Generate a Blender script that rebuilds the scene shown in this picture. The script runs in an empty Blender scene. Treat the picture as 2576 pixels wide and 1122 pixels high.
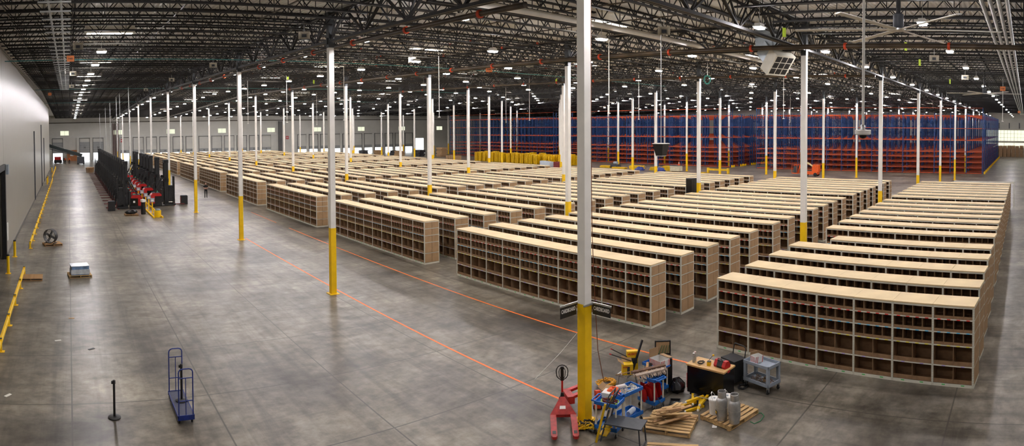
import bpy, math, random
from mathutils import Vector, Matrix
random.seed(7)
R = math.radians
sc = bpy.context.scene
C = sc.collection

# ------------------------------------------------------------------ camera (stitched cylindrical panorama)
FPX, HPX, ANG = 1532.97223, 354.07261, .72813
PITCH, ROLL, UNIT = .02141, -.00557, 4.6
_ox, _oy = .40599, 3.42119
SA, SB = 15.26, 15.75                      # column grid spacing along Y and X (metres)
CAM = Vector((-(_ox*math.cos(ANG)+_oy*math.sin(ANG))*UNIT, -(-_ox*math.sin(ANG)+_oy*math.cos(ANG))*UNIT, 1.6708*UNIT))
_r3 = Vector((math.cos(ANG), -math.sin(ANG), 0)); _f3 = Vector((math.sin(ANG), math.cos(ANG), 0)); _u3 = Vector((0, 0, 1))
_Rx = Matrix.Rotation(PITCH, 3, 'X'); _Ry = Matrix.Rotation(ROLL, 3, 'Y'); _RM = _Ry @ _Rx
def _axis(k): return _RM[k][0]*_r3 + _RM[k][1]*_f3 + _RM[k][2]*_u3
_cr, _cf, _cu = _axis(0), _axis(1), _axis(2)
cd = bpy.data.cameras.new('camera'); cam = bpy.data.objects.new('camera', cd); C.objects.link(cam)
cd.type = 'PANO'; cd.panorama_type = 'CENTRAL_CYLINDRICAL'
cd.central_cylindrical_radius = 1.0
cd.central_cylindrical_range_u_min = -1288/FPX; cd.central_cylindrical_range_u_max = 1288/FPX
cd.central_cylindrical_range_v_min = (HPX-1122)/FPX; cd.central_cylindrical_range_v_max = HPX/FPX
cd.clip_start = .05; cd.clip_end = 1000
m = Matrix((( _cr.x, _cu.x, -_cf.x, CAM.x), (_cr.y, _cu.y, -_cf.y, CAM.y), (_cr.z, _cu.z, -_cf.z, CAM.z), (0, 0, 0, 1)))
cam.matrix_world = m
sc.camera = cam
# world: bright overcast daylight outside the dock openings
w = bpy.data.worlds.new('world'); sc.world = w; w.use_nodes = True
w.node_tree.nodes['Background'].inputs[0].default_value = (.93, .97, 1, 1)
w.node_tree.nodes['Background'].inputs[1].default_value = 6.0
sc.view_settings.view_transform = 'Standard'; sc.view_settings.look = 'None'
sc.view_settings.exposure = 0.0; sc.view_settings.gamma = 1.0; sc.view_settings.use_curve_mapping = False
try:
    sc.cycles.max_bounces = 5; sc.cycles.diffuse_bounces = 3; sc.cycles.glossy_bounces = 2; sc.cycles.transmission_bounces = 2
    sc.cycles.caustics_reflective = False; sc.cycles.caustics_refractive = False
except Exception: pass
LAMP = 450.0      # radiance of the high-bay lenses
SKYL = 36.0       # radiance of the skylight panes

# ------------------------------------------------------------------ pixel -> world helpers (2576 x 1122 frame)
def ray(x, y):
    th = (x-1288)/FPX; t = (HPX-y)/FPX
    return math.sin(th)*_cr + math.cos(th)*_cf + t*_cu
def gp(x, y, z=0.):
    d = ray(x, y); return CAM + d*((z-CAM.z)/d.z)
def onX(x, y, X): d = ray(x, y); return CAM + d*((X-CAM.x)/d.x)
def onY(x, y, Y): d = ray(x, y); return CAM + d*((Y-CAM.y)/d.y)
def bearing(x, y): return math.atan2(x-CAM.x, y-CAM.y)
def atd(x, y, dist):
    d = ray(x, y); return CAM + d*(dist/math.hypot(d.x, d.y))

# ------------------------------------------------------------------ materials
def lin(c):
    c /= 255.
    return c/12.92 if c <= .04045 else ((c+.055)/1.055)**2.4
def rgb(t): return (lin(t[0]), lin(t[1]), lin(t[2]), 1)
MATS = {}
def M(name, col, rough=.6, metal=0., var=.10, scale=6., bump=0., stretch=(1, 1, 1), detail=4, col2=None, spec=.5, coord='Object'):
    if name in MATS: return MATS[name]
    mt = bpy.data.materials.new(name); mt.use_nodes = True; nt = mt.node_tree; N = nt.nodes; L = nt.links
    b = N['Principled BSDF']; b.inputs['Roughness'].default_value = rough; b.inputs['Metallic'].default_value = metal
    b.inputs['Specular IOR Level'].default_value = spec
    tc = N.new('ShaderNodeTexCoord'); mp = N.new('ShaderNodeMapping'); mp.inputs['Scale'].default_value = stretch
    L.new(tc.outputs[coord], mp.inputs[0])
    nz = N.new('ShaderNodeTexNoise'); nz.inputs['Scale'].default_value = scale; nz.inputs['Detail'].default_value = detail
    L.new(mp.outputs[0], nz.inputs['Vector'])
    rp = N.new('ShaderNodeValToRGB'); c = rgb(col)
    a = rgb(col2) if col2 else tuple(v*(1-var*2) for v in c[:3])+(1,)
    d = tuple(min(1, v*(1+var)) for v in c[:3])+(1,)
    rp.color_ramp.elements[0].position = .3; rp.color_ramp.elements[0].color = a
    rp.color_ramp.elements[1].position = .7; rp.color_ramp.elements[1].color = d
    L.new(nz.outputs['Fac'], rp.inputs[0]); L.new(rp.outputs[0], b.inputs['Base Color'])
    if bump:
        bm = N.new('ShaderNodeBump'); bm.inputs['Strength'].default_value = bump; bm.inputs['Distance'].default_value = .01
        L.new(nz.outputs['Fac'], bm.inputs['Height']); L.new(bm.outputs[0], b.inputs['Normal'])
    MATS[name] = mt; return mt
def EM(name, col, s):
    if name in MATS: return MATS[name]
    mt = bpy.data.materials.new(name); mt.use_nodes = True; nt = mt.node_tree; nt.nodes.clear()
    e = nt.nodes.new('ShaderNodeEmission'); o = nt.nodes.new('ShaderNodeOutputMaterial')
    e.inputs[0].default_value = rgb(col); e.inputs[1].default_value = s
    nt.links.new(e.outputs[0], o.inputs[0]); MATS[name] = mt; return mt

mWhite = M('white_column_paint', (236, 233, 224), .55, var=.04, scale=2)
mYellow = M('yellow_safety_paint', (252, 203, 0), .5, var=.05, scale=3)
mSteelDark = M('dark_joist_steel', (24, 22, 21), .65, .0, var=.25, scale=.6)
mGirder = M('dark_girder_steel', (28, 27, 26), .55, .0, var=.2, scale=.8)
mColTop = M('charcoal_column_steel', (66, 70, 72), .6, var=.1)
mDeck = M('roof_deck_metal', (242, 239, 232), .5, .0, var=.08, scale=.3)
mPipe = M('brown_sprinkler_pipe', (74, 62, 48), .4, .3, var=.3, scale=1.5)
mGalv = M('galvanised_conduit', (196, 198, 196), .35, .8, var=.12, scale=3)
mRedFit = M('orange_red_fitting', (214, 70, 28), .5)
mFrame = M('shelf_frame_enamel', (214, 211, 194), .5, var=.05, scale=3)
mTop = M('tan_particle_board', (216, 192, 146), .6, var=.05, scale=1.3)
mCard = M('corrugated_cardboard', (170, 138, 101), .85, var=.08, scale=3)
mCardIn = M('brown_box_cardboard', (142, 111, 80), .9, var=.12, scale=5)
mWall = M('wall_panel_white', (200, 199, 190), .7, var=.04, scale=.4)
mInsul = M('insulated_panel_metal', (158, 154, 142), .36, .1, var=.05, scale=.8, stretch=(1, 3, .03), bump=.25)
mOrange = M('orange_floor_tape', (246, 120, 40), .5, var=.1, scale=20)
mBlack = M('matt_black_plastic', (24, 24, 25), .5, var=.3, scale=6)
mBlkGloss = M('gloss_black_lacquer', (16, 16, 17), .22, var=.2, scale=3)
mRubber = M('black_rubber', (22, 22, 22), .8)
mRed = M('red_truck_paint', (190, 28, 26), .4, var=.12, scale=5)
mRedOld = M('worn_red_paint', (172, 40, 36), .5, var=.2, scale=7)
mBlue = M('blue_plastic', (24, 108, 196), .45, var=.1, scale=6)
mBlueD = M('dark_blue_paint', (32, 54, 132), .45, var=.15, scale=8)
mRackBlue = M('rack_upright_blue', (16, 66, 126), .5, var=.12, scale=2)
mRackOr = M('rack_beam_orange', (200, 80, 30), .5, var=.12, scale=2)
mWood = M('pallet_wood', (198, 164, 112), .8, var=.18, scale=4, stretch=(1, 6, 6))
mWoodDk = M('weathered_pallet_wood', (176, 138, 94), .85, var=.25, scale=5, stretch=(1, 6, 6))
mMaple = M('maple_bench_top', (212, 170, 110), .5, var=.12, scale=5, stretch=(8, 1, 1))
mAlu = M('brushed_aluminium', (196, 196, 192), .35, .7, var=.12, scale=8)
mPost = M('cream_pvc_post', (228, 222, 206), .5, var=.05)
mGreyPl = M('grey_plastic', (150, 160, 170), .55, var=.08, scale=5)
mDkGrey = M('dark_grey_coating', (62, 66, 72), .5, var=.12, scale=7)
mSign = M('black_sign_board', (36, 35, 34), .5)
mPaperW = M('white_paper', (232, 230, 224), .8, var=.04)
mRope = M('maroon_rope', (112, 46, 44), .8, var=.25, scale=20)
mYRope = M('yellow_cable', (226, 168, 30), .6, var=.2, scale=12)
mLime = M('lime_cable', (176, 206, 40), .6)
mGreen = M('green_hose', (28, 118, 70), .5)
mWrap = M('stretch_wrap', (206, 216, 224), .25, var=.1, scale=8)
mSkin = M('skin', (206, 160, 136), .6, var=.05)
mShirt = M('black_cloth', (18, 18, 20), .9)
mTrous = M('dark_trousers', (24, 25, 30), .9)
mHiVis = M('orange_hi_vis', (244, 98, 40), .7)
mSilver = M('silver_cylinder_paint', (186, 186, 184), .34, .6, var=.15, scale=5)
mSkyG = EM('skylight_glow', (255, 244, 228), SKYL)
mLens = EM('led_lens_glow', (255, 250, 255), LAMP)
mWinG = EM('daylit_window_glow', (240, 246, 214), 1.1)
mGlassBig = EM('daylit_glazing_glow', (244, 246, 214), 1.3)

# ------------------------------------------------------------------ mesh builder
class MB:
    def __init__(s): s.v = []; s.f = []
    def add(s, vs, fs):
        o = len(s.v); s.v += [tuple(v) for v in vs]; s.f += [tuple(i+o for i in f) for f in fs]; return s
    def box(s, x0, x1, y0, y1, z0, z1):
        return s.add([(x0,y0,z0),(x1,y0,z0),(x1,y1,z0),(x0,y1,z0),(x0,y0,z1),(x1,y0,z1),(x1,y1,z1),(x0,y1,z1)],
                     [(0,3,2,1),(4,5,6,7),(0,1,5,4),(1,2,6,5),(2,3,7,6),(3,0,4,7)])
    def cbox(s, c, d, rz=0, rx=0, ry=0):
        m = Matrix.Rotation(rz,3,'Z') @ Matrix.Rotation(ry,3,'Y') @ Matrix.Rotation(rx,3,'X')
        vs = [Vector(c)+m@Vector((a*d[0]/2, b*d[1]/2, e*d[2]/2)) for e in (-1,1) for (a,b) in ((-1,-1),(1,-1),(1,1),(-1,1))]
        return s.add(vs, [(0,3,2,1),(4,5,6,7),(0,1,5,4),(1,2,6,5),(2,3,7,6),(3,0,4,7)])
    def bar(s, p, q, w, h=None, up=(0,0,1)):
        h = h or w; p = Vector(p); q = Vector(q); d = (q-p)
        if d.length < 1e-6: return s
        d.normalize(); u = Vector(up)
        if abs(d.dot(u)) > .99: u = Vector((1,0,0))
        a = d.cross(u).normalized(); b = a.cross(d).normalized()
        vs = [e + a*w/2*i + b*h/2*j for e in (p, q) for (i, j) in ((-1,-1),(1,-1),(1,1),(-1,1))]
        return s.add(vs, [(0,3,2,1),(4,5,6,7),(0,1,5,4),(1,2,6,5),(2,3,7,6),(3,0,4,7)])
    def tube(s, pts, r, n=8, closed=False):
        pts = [Vector(p) for p in pts]; k = len(pts); o = len(s.v); rs = r if isinstance(r, (list, tuple)) else [r]*k
        prev = None
        for i in range(k):
            if closed: d = pts[(i+1) % k]-pts[i-1]
            else: d = pts[min(i+1, k-1)]-pts[max(i-1, 0)]
            if d.length < 1e-9: d = Vector((0,0,1))
            d.normalize()
            if prev is None:
                u = Vector((0,0,1)) if abs(d.z) < .9 else Vector((1,0,0))
            else: u = prev
            a = d.cross(u)
            if a.length < 1e-6: a = d.cross(Vector((1,0,0)))
            a.normalize(); b = a.cross(d).normalized(); prev = b
            for j in range(n):
                t = 2*math.pi*j/n; s.v.append(tuple(pts[i]+a*math.cos(t)*rs[i]+b*math.sin(t)*rs[i]))
        rng = k if closed else k-1
        for i in range(rng):
            for j in range(n):
                i2 = (i+1) % k
                s.f.append((o+i*n+j, o+i*n+(j+1) % n, o+i2*n+(j+1) % n, o+i2*n+j))
        if not closed:
            s.f.append(tuple(o+j for j in range(n))[::-1]); s.f.append(tuple(o+(k-1)*n+j for j in range(n)))
        return s
    def lathe(s, prof, n=20, c=(0,0,0), axis='Z'):
        o = len(s.v); k = len(prof)
        for (r, z) in prof:
            for j in range(n):
                t = 2*math.pi*j/n; p = (r*math.cos(t), r*math.sin(t), z)
                if axis == 'X': p = (z, r*math.cos(t), r*math.sin(t))
                if axis == 'Y': p = (r*math.cos(t), z, r*math.sin(t))
                s.v.append((c[0]+p[0], c[1]+p[1], c[2]+p[2]))
        for i in range(k-1):
            for j in range(n):
                s.f.append((o+i*n+j, o+i*n+(j+1) % n, o+(i+1)*n+(j+1) % n, o+(i+1)*n+j))
        s.f.append(tuple(o+j for j in range(n))[::-1]); s.f.append(tuple(o+(k-1)*n+j for j in range(n)))
        return s
    def prism(s, poly, a, b, axis='Z'):     # polygon in the plane normal to axis, swept from a to b
        n = len(poly)
        def P(u, v, t): return (u, v, t) if axis == 'Z' else ((t, u, v) if axis == 'X' else (u, t, v))
        s.add([P(u, v, a) for u, v in poly]+[P(u, v, b) for u, v in poly],
              [tuple(range(n))[::-1], tuple(range(n, 2*n))]+[(i, (i+1) % n, n+(i+1) % n, n+i) for i in range(n)])
        return s
    def mesh(s, name, mat, smooth=False):
        me = bpy.data.meshes.new(name); me.from_pydata(s.v, [], s.f); me.update()
        for mm in (mat if isinstance(mat, (list, tuple)) else [mat]): me.materials.append(mm)
        if smooth:
            me.polygons.foreach_set('use_smooth', [True]*len(me.polygons))
            try: me.set_sharp_from_angle(angle=R(40))
            except Exception: pass
        return me
    def pieces(s):
        p = list(range(len(s.v)))
        def fnd(a):
            while p[a] != a: p[a] = p[p[a]]; a = p[a]
            return a
        for f in s.f:
            r = fnd(f[0])
            for i in f[1:]: p[fnd(i)] = r
        grp = {}
        for f in s.f: grp.setdefault(fnd(f[0]), []).append(f)
        out = []
        for fs in grp.values():
            ids = sorted({i for f in fs for i in f}); mp = {a: b for b, a in enumerate(ids)}
            m = MB(); m.v = [s.v[i] for i in ids]; m.f = [tuple(mp[i] for i in f) for f in fs]; out.append(m)
        return out
    def build(s, name, mat, parent=None, loc=None, rot=None, smooth=False):
        if parent is not None and len(s.v) < 3000:
            ps = s.pieces()
            if 1 < len(ps) <= 14:
                return [ob(name, q.mesh(name, mat, smooth), parent, loc, rot) for q in ps][0]
            o = ob(name, s.mesh(name, mat, smooth), parent, loc, rot)
            if len(ps) > 14: o['kind'] = 'stuff'
            return o
        return ob(name, s.mesh(name, mat, smooth), parent, loc, rot)
def ob(name, me, parent=None, loc=None, rot=None):
    o = bpy.data.objects.new(name, me); C.objects.link(o)
    if parent is not None: o.parent = parent
    if loc is not None: o.location = loc
    if rot is not None: o.rotation_euler = rot
    return o
def tag(o, label, cat, group=None, kind=None):
    if label: o['label'] = label
    if cat: o['category'] = cat
    if group: o['group'] = group
    if kind: o['kind'] = kind
    return o
def thing(name, label, cat, loc=(0,0,0), rz=0., group=None):
    o = bpy.data.objects.new(name, None); C.objects.link(o); o.empty_display_size = .1
    o.location = loc; o.rotation_euler = (0, 0, rz)
    return tag(o, label, cat, group)
def crumple(mb, a, seed=1):
    rn = random.Random(seed); mb.v = [(x+rn.uniform(-a, a), y+rn.uniform(-a, a), max(0, z+(rn.uniform(-a, a) if z > .01 else 0))) for (x, y, z) in mb.v]; return mb
def struct(o): o['kind'] = 'structure'; return o
ORD = ['zeroth','first','second','third','fourth','fifth','sixth','seventh','eighth','ninth','tenth','eleventh','twelfth','thirteenth','fourteenth','fifteenth','sixteenth','seventeenth','eighteenth','nineteenth','twentieth','twenty-first','twenty-second','twenty-third','twenty-fourth']
def textmesh(txt, size, align='CENTER'):
    cu = bpy.data.curves.new('lettering', 'FONT'); cu.body = txt; cu.size = size; cu.align_x = align; cu.align_y = 'CENTER'; cu.extrude = .002
    cu.resolution_u = 3; cu.offset = size*.028
    o = bpy.data.objects.new('lettering_tmp', cu); C.objects.link(o)
    dg = bpy.context.evaluated_depsgraph_get(); me = bpy.data.meshes.new_from_object(o.evaluated_get(dg))
    bpy.data.objects.remove(o); bpy.data.curves.remove(cu); return me
def lettering(txt, size, mat, parent, loc, rot, name='lettering'):
    me = textmesh(txt, size); me.materials.clear(); me.materials.append(mat)
    return ob(name, me, parent, loc, rot)
# ------------------------------------------------------------------ the building shell
RIDGE, SLOPE, Z0 = 76.3, .0203, 12.8
YF, XR, XL, YN, XO = 161.5, 172., -15.9, -24., -34.
def zr(y): return Z0 + SLOPE*(y if y <= RIDGE else 2*RIDGE-y)
ST = math.atan(SLOPE)

def floor_material():
    mt = bpy.data.materials.new('polished_concrete'); mt.use_nodes = True; nt = mt.node_tree; N = nt.nodes; L = nt.links
    b = N['Principled BSDF']; tc = N.new('ShaderNodeTexCoord')
    def noise(scale, detail, sx=1, sy=1, rough=.6, dist=0.):
        mp = N.new('ShaderNodeMapping'); mp.inputs['Scale'].default_value = (sx, sy, 1); L.new(tc.outputs['Object'], mp.inputs[0])
        n = N.new('ShaderNodeTexNoise'); n.inputs['Scale'].default_value = scale; n.inputs['Detail'].default_value = detail
        n.inputs['Roughness'].default_value = rough; n.inputs['Distortion'].default_value = dist
        L.new(mp.outputs[0], n.inputs['Vector']); return n.outputs['Fac']
    def ramp(f, p0, c0, p1, c1):
        r = N.new('ShaderNodeValToRGB'); r.color_ramp.elements[0].position = p0; r.color_ramp.elements[1].position = p1
        r.color_ramp.elements[0].color = rgb(c0); r.color_ramp.elements[1].color = rgb(c1); L.new(f, r.inputs[0]); return r.outputs[0]
    def mix(a, bb, f, mode='MIX'):
        x = N.new('ShaderNodeMix'); x.data_type = 'RGBA'; x.blend_type = mode
        if isinstance(f, float): x.inputs[0].default_value = f
        else: L.new(f, x.inputs[0])
        L.new(a, x.inputs[6]); L.new(bb, x.inputs[7]); return x.outputs[2]
    base = ramp(noise(.22, 6, rough=.55, dist=.3), .32, (72, 66, 57), .68, (166, 157, 140))
    fine = ramp(noise(2.4, 6, rough=.66), .34, (104, 100, 93), .66, (255, 255, 255))
    c = mix(base, fine, .55, 'MULTIPLY')
    scuff = ramp(noise(.45, 7, 1.0, 3.0, .66, .6), .45, (255, 255, 255), .74, (104, 99, 92))     # cross scuffs
    c = mix(c, scuff, .6, 'MULTIPLY')
    tyre = ramp(noise(1.4, 6, 1.4, .06, .6, .7), .48, (255, 255, 255), .70, (90, 86, 81))    # long tyre streaks
    c = mix(c, tyre, .5, 'MULTIPLY')
    worn = ramp(noise(1.1, 6, rough=.62), .47, (0, 0, 0), .74, (128, 125, 118))
    c = mix(c, worn, .34, 'ADD')
    # saw-cut control joints
    sp = N.new('ShaderNodeSeparateXYZ'); L.new(tc.outputs['Object'], sp.inputs[0])
    def math2(op, a, v=None, w=None):
        n = N.new('ShaderNodeMath'); n.operation = op
        L.new(a, n.inputs[0])
        if isinstance(v, (int, float)): n.inputs[1].default_value = v
        elif v is not None: L.new(v, n.inputs[1])
        return n.outputs[0]
    def joint(o, off, pitch):
        a = math2('ADD', o, off); a = math2('DIVIDE', a, pitch); a = math2('FRACT', a); a = math2('SUBTRACT', a, .5); a = math2('ABSOLUTE', a)
        return math2('GREATER_THAN', a,   .5-.022/pitch)
    j = math2('MAXIMUM', joint(sp.outputs[0], 11.9, 3.94), joint(sp.outputs[1], -10.5, 3.815))
    dark = N.new('ShaderNodeRGB'); dark.outputs[0].default_value = rgb((66, 62, 56))
    jm = math2('MULTIPLY', j, .8)
    c = mix(c, dark.outputs[0], jm)
    L.new(c, b.inputs['Base Color'])
    rr = N.new('ShaderNodeMapRange'); rr.inputs[3].default_value = .27; rr.inputs[4].default_value = .40; b.inputs['Specular IOR Level'].default_value = .32
    L.new(noise(.25, 3), rr.inputs[0]); L.new(rr.outputs[0], b.inputs['Roughness'])
    bm = N.new('ShaderNodeBump'); bm.inputs['Strength'].default_value = .05; bm.inputs['Distance'].default_value = .004
    L.new(noise(6., 6), bm.inputs['Height']); L.new(bm.outputs[0], b.inputs['Normal'])
    return mt
fl = MB().box(XO, XR, YN, YF, -.3, 0).build('floor', floor_material()); struct(fl)

# corrugated roof deck
def deck():
    mb = MB()
    prof = []; p = .2; x = XO
    while x < XR: prof += [(x, 0), (x+.06, 0), (x+.1, .05), (x+.16, .05)]; x += p
    ys = [0, RIDGE, YF]; n = len(prof)
    for y in ys:
        for (x, z) in prof: mb.v.append((x, y, zr(y)+z))
    for a in range(len(ys)-1):
        for i in range(n-1): mb.f.append((a*n+i, (a+1)*n+i, (a+1)*n+i+1, a*n+i+1))
    prof = []; y = YN
    while y < 0: prof += [(y, 0), (y+.06, 0), (y+.1, .05), (y+.16, .05)]; y += p
    o = len(mb.v); n = len(prof)
    for x in (XO, XR):
        for (y, z) in prof: mb.v.append((x, y, zr(y)+z))
    for i in range(n-1): mb.f.append((o+i, o+i+1, o+n+i+1, o+n+i))
    return mb
ceil = deck().build('ceiling', mDeck); struct(ceil)

# open-web joists
def joist(L, depth=.72, pan=1.21, lean=False):
    mb = MB(); n = round(L/pan); d = L/n
    for s in (-.03, .03):
        mb.bar((0, s*1.3, -.03), (L, s*1.3, -.03), .06, .07); mb.bar((.3, s*1.3, -depth), (L-.3, s*1.3, -depth), .06, .065)
    for k in range(n):
        mb.bar((k*d, 0, -.04), (k*d+d/2, 0, -depth), .036); mb.bar((k*d+d/2, 0, -depth), (k*d+d, 0, -.04), .036)
        mb.bar((k*d+d/2, 0, -depth), (k*d+d/2, 0, -.04), .028)
    return mb
JP = SA/9
meJ = joist(SB).mesh('joist', mSteelDark)
meJr = joist(22.).mesh('joist', mSteelDark)
cnt = 0; far = MB()
def far_joist(mb, x0, x1, y, z):
    mb.bar((x0, y, z-.03), (x1, y, z-.03), .14, .07); mb.bar((x0+.3, y, z-.72), (x1-.3, y, z-.72), .14, .08)
    n = 10; d = (x1-x0)/n
    for k in range(n):
        mb.bar((x0+k*d, y, z-.04), (x0+k*d+d/2, y, z-.72), .05); mb.bar((x0+k*d+d/2, y, z-.72), (x0+k*d+d, y, z-.04), .05)
jl = []
k = 0; y = JP/2
while y < YF-.3: jl.append(y); y += JP
for j in range(-1, 11):
    for y in jl:
        x0 = j*SB
        d = math.hypot(max(x0, 0)-CAM.x, y-CAM.y)
        lim = 200 if j == -1 else (48 if j == 0 else (46 if j == 1 else 42))
        if y < 3 and j < 0: continue
        if d < lim and cnt < 300-86:
            ob('joist', meJ, ceil, (x0, y, zr(y))); cnt += 1
        else: far_joist(far, x0, x0+SB, y, zr(y))
x = 1.0; nr = 0
while x < XR and nr < 86:
    ob('joist', meJr, ceil, (x, 0, zr(0)-.02), (0, ST, -math.pi/2)); x += 1.72; nr += 1; cnt += 1
while x < XR:
    x += 1.72
fj = far.build('joist', mSteelDark, ceil); fj['kind'] = 'stuff'

# truss girders over the column lines
def girder(L, n=9):
    mb = MB(); d = L/n; b = -1.35
    for s in (-.07, .07):
        mb.bar((0, s, -.12), (L, s, -.12), .09, .1); mb.bar((.2, s, b), (L-.2, s, b), .1, .11)
    for k in range(n):
        x = k*d
        if k % 2 == 0: mb.bar((x, 0, -.15), (x+d, 0, b), .12, .07)
        else: mb.bar((x, 0, b), (x+d, 0, -.15), .12, .07)
        mb.bar((x+d*.5, 0, -.15), (x+d*(.98 if k % 2 == 0 else .02), 0, b), .07, .05)
    return mb
meG = girder(SA/math.cos(ST)).mesh('girder', mGirder); meGx = girder(SB).mesh('girder', mGirder)
for j in range(0, 11):
    for i in range(0, 10):
        up = (i+1)*SA <= RIDGE+1
        ob('girder', meG, ceil, (j*SB, i*SA, zr(i*SA)), (0, -ST if up else ST, math.pi/2))
for j in range(0, 10): ob('girder', meGx, ceil, (j*SB, 0, zr(0)))
# sprinkler branch lines, mains and conduits hung under the deck
def slope_pipe(x, y0, y1, off, r, n=6):
    pts = [(x, y0, zr(y0)+off)] + ([(x, RIDGE, zr(RIDGE)+off)] if y0 < RIDGE < y1 else []) + [(x, y1, zr(y1)+off)]
    return MB().tube(pts, r, n)
for x in (-14.2, -11.6, -7.4, -3.6): slope_pipe(x, 2, 158, -.62, .03).build('sprinkler_pipe', mPipe, ceil)
for j in range(0, 4):
    for q in (2.6, 5.9, 9.2, 12.5): slope_pipe(j*SB+q, 1, 120, -.6, .03, 5).build('sprinkler_pipe', mPipe, ceil)
for x, y0, y1, off, r in ((.75, 3, 158, -1.47, .1), (14.0, -14, 158, -1.45, .11), (29.8, 0, 158, -1.45, .09)):
    mp = slope_pipe(x, y0, y1, off, r, 12).build('sprinkler_main', mPipe, ceil, smooth=True)
    yy = y0+2.2
    while yy < 60:
        MB().lathe([(r*1.3, -.06), (r*1.45, -.05), (r*1.45, .05), (r*1.3, .06)], 12, (x, yy, zr(yy)+off), 'Y').build('coupling', mRedFit, mp, smooth=True); yy += 4.6
mb = MB().tube([(1, 6.9, 12.2), (32, 6.9, 12.2)], .13, 12); mb.build('white_pipe', mWhite, ceil, smooth=True)
for dx in (0, .42):
    slope_pipe(-12.45+dx, 5, 66, -.95, .045, 8).build('conduit', mGalv, ceil, smooth=True)
mb = MB()
yy = 6.
while yy < 66: mb.cbox((-12.24, yy, zr(yy)-1.02), (1.1, .07, .05)); yy += 1.7
mb.build('conduit_hanger', mGalv, ceil)
for k in range(4): MB().tube([(2, -9.1-k*.26, 11.62), (150, -9.1-k*.26, 11.62)], .075, 8).build('conduit', mGalv, ceil, smooth=True)
for yy in (29., 66., 96.): MB().tube([(XL, yy, zr(yy)-.95), (47, yy, zr(yy)-.95)], .035, 6).build('teal_gas_line', M('teal_pipe', (70, 140, 140), .5), ceil)
fit = MB()
rnd = random.Random(3)
for _ in range(70):
    j = rnd.choice([0, 0, 1, 1, 2]); x = j*SB+rnd.choice((2.6, 5.9, 9.2, 12.5)); y = rnd.uniform(2, 60)
    fit.cbox((x, y, zr(y)-.6), (.1, .1, .12))
ff = fit.build('sprinkler_fitting', mRedFit, ceil); ff['kind'] = 'stuff'

# far wall with dock openings
DOORS = []
for n in range(30):
    xc = -14.9+3.81*n
    if n in (1, 4, 17, 18): continue
    DOORS.append((xc-1.35, xc+1.35, n))
def wall_y(name, Y, T, x0, x1, h, holes, mat):
    mb = MB(); xs = x0
    for (a, b, z0, z1) in sorted(holes):
        mb.box(xs, a, Y, Y+T, 0, h)
        if z0 > 0: mb.box(a, b, Y, Y+T, 0, z0)
        mb.box(a, b, Y, Y+T, z1, h); xs = b
    mb.box(xs, x1, Y, Y+T, 0, h); return struct(mb.build(name, mat))
holes = [(a, b, 0.0, 2.15 if n < 4 else 1.75) for a, b, n in DOORS] + [(98.4, 101.6, .0, 4.4)]
wf = wall_y('wall_far', YF, .3, XO, XR, 12.75, holes, mWall)
mDoor = M('dock_door_grey', (150, 152, 150), .5, var=.06); mTrack = M('door_track_steel', (96, 98, 98), .5, .4)
mLet = M('dark_lettering', (52, 52, 54), .6)
NUM = {2: '25', 3: '24', 5: '22', 6: '21', 10: '17', 11: '16', 9: '18', 12: '15', 13: '14', 14: '13', 7: '20', 8: '19', 15: '12', 16: '11'}
for a, b, n in DOORS:
    d = MB().box(a-.05, b+.05, YF-.12, YF-.04, 2.05 if n < 4 else 1.7, 2.65).build('door_%d' % (n+1), mDoor); struct(d)
    for q in range(3 if n > 3 else 4):
        MB().box(a-.05, b+.05, YF-.12, YF-.05, 2.68+.62*q, 3.27+.62*q).build('door_section', mDoor if n < 4 else mWall, d)
    MB().box(a-.16, a-.06, YF-.22, YF, 0, 6.3).build('door_track', mTrack, d)
    MB().box(b+.06, b+.16, YF-.22, YF, 0, 6.3).build('door_track', mTrack, d)
    MB().tube([(a-.1, YF-.2, 6.2), (b+.1, YF-.2, 6.2)], .07, 6).build('door_spring', mTrack, d)
    if n in NUM: lettering(NUM[n], .62, mLet, d, ((a+b)/2, YF-.13, 3.55 if n < 4 else 2.2), (math.pi/2, 0, 0))
for n in range(9):
    xc = -12.9+15.12*n
    f = MB()
    for q in ((xc-1.25, xc+1.25, 7.0, 7.08), (xc-1.25, xc+1.25, 8.32, 8.4), (xc-1.25, xc-1.18, 7, 8.4), (xc+1.18, xc+1.25, 7, 8.4), (xc-.03, xc+.03, 7, 8.4)):
        f.box(q[0], q[1], YF-.1, YF-.0, q[2], q[3])
    wo = struct(f.build('window_%d' % (n+1), mWhite)); MB().box(xc-1.18, xc+1.18, YF-.05, YF-.01, 7.06, 8.34).build('pane', mWinG, wo)
MB().tube([(XO, YF-.25, 10.6), (XR, YF-.25, 10.6)], .1, 8).build('wall_pipe', mPipe, wf)
for z in (6.55, 4.6): MB().box(XO, 95, YF-.06, YF, z, z+.05).build('wall_conduit', mGalv, wf)
for q in range(10):
    xc = -9.2+11.4*q; mb = MB()
    mb.box(xc-.35, xc+.35, YF-.35, YF, 0, 6.4); mb.build('pilaster', mWall, wf)
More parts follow.
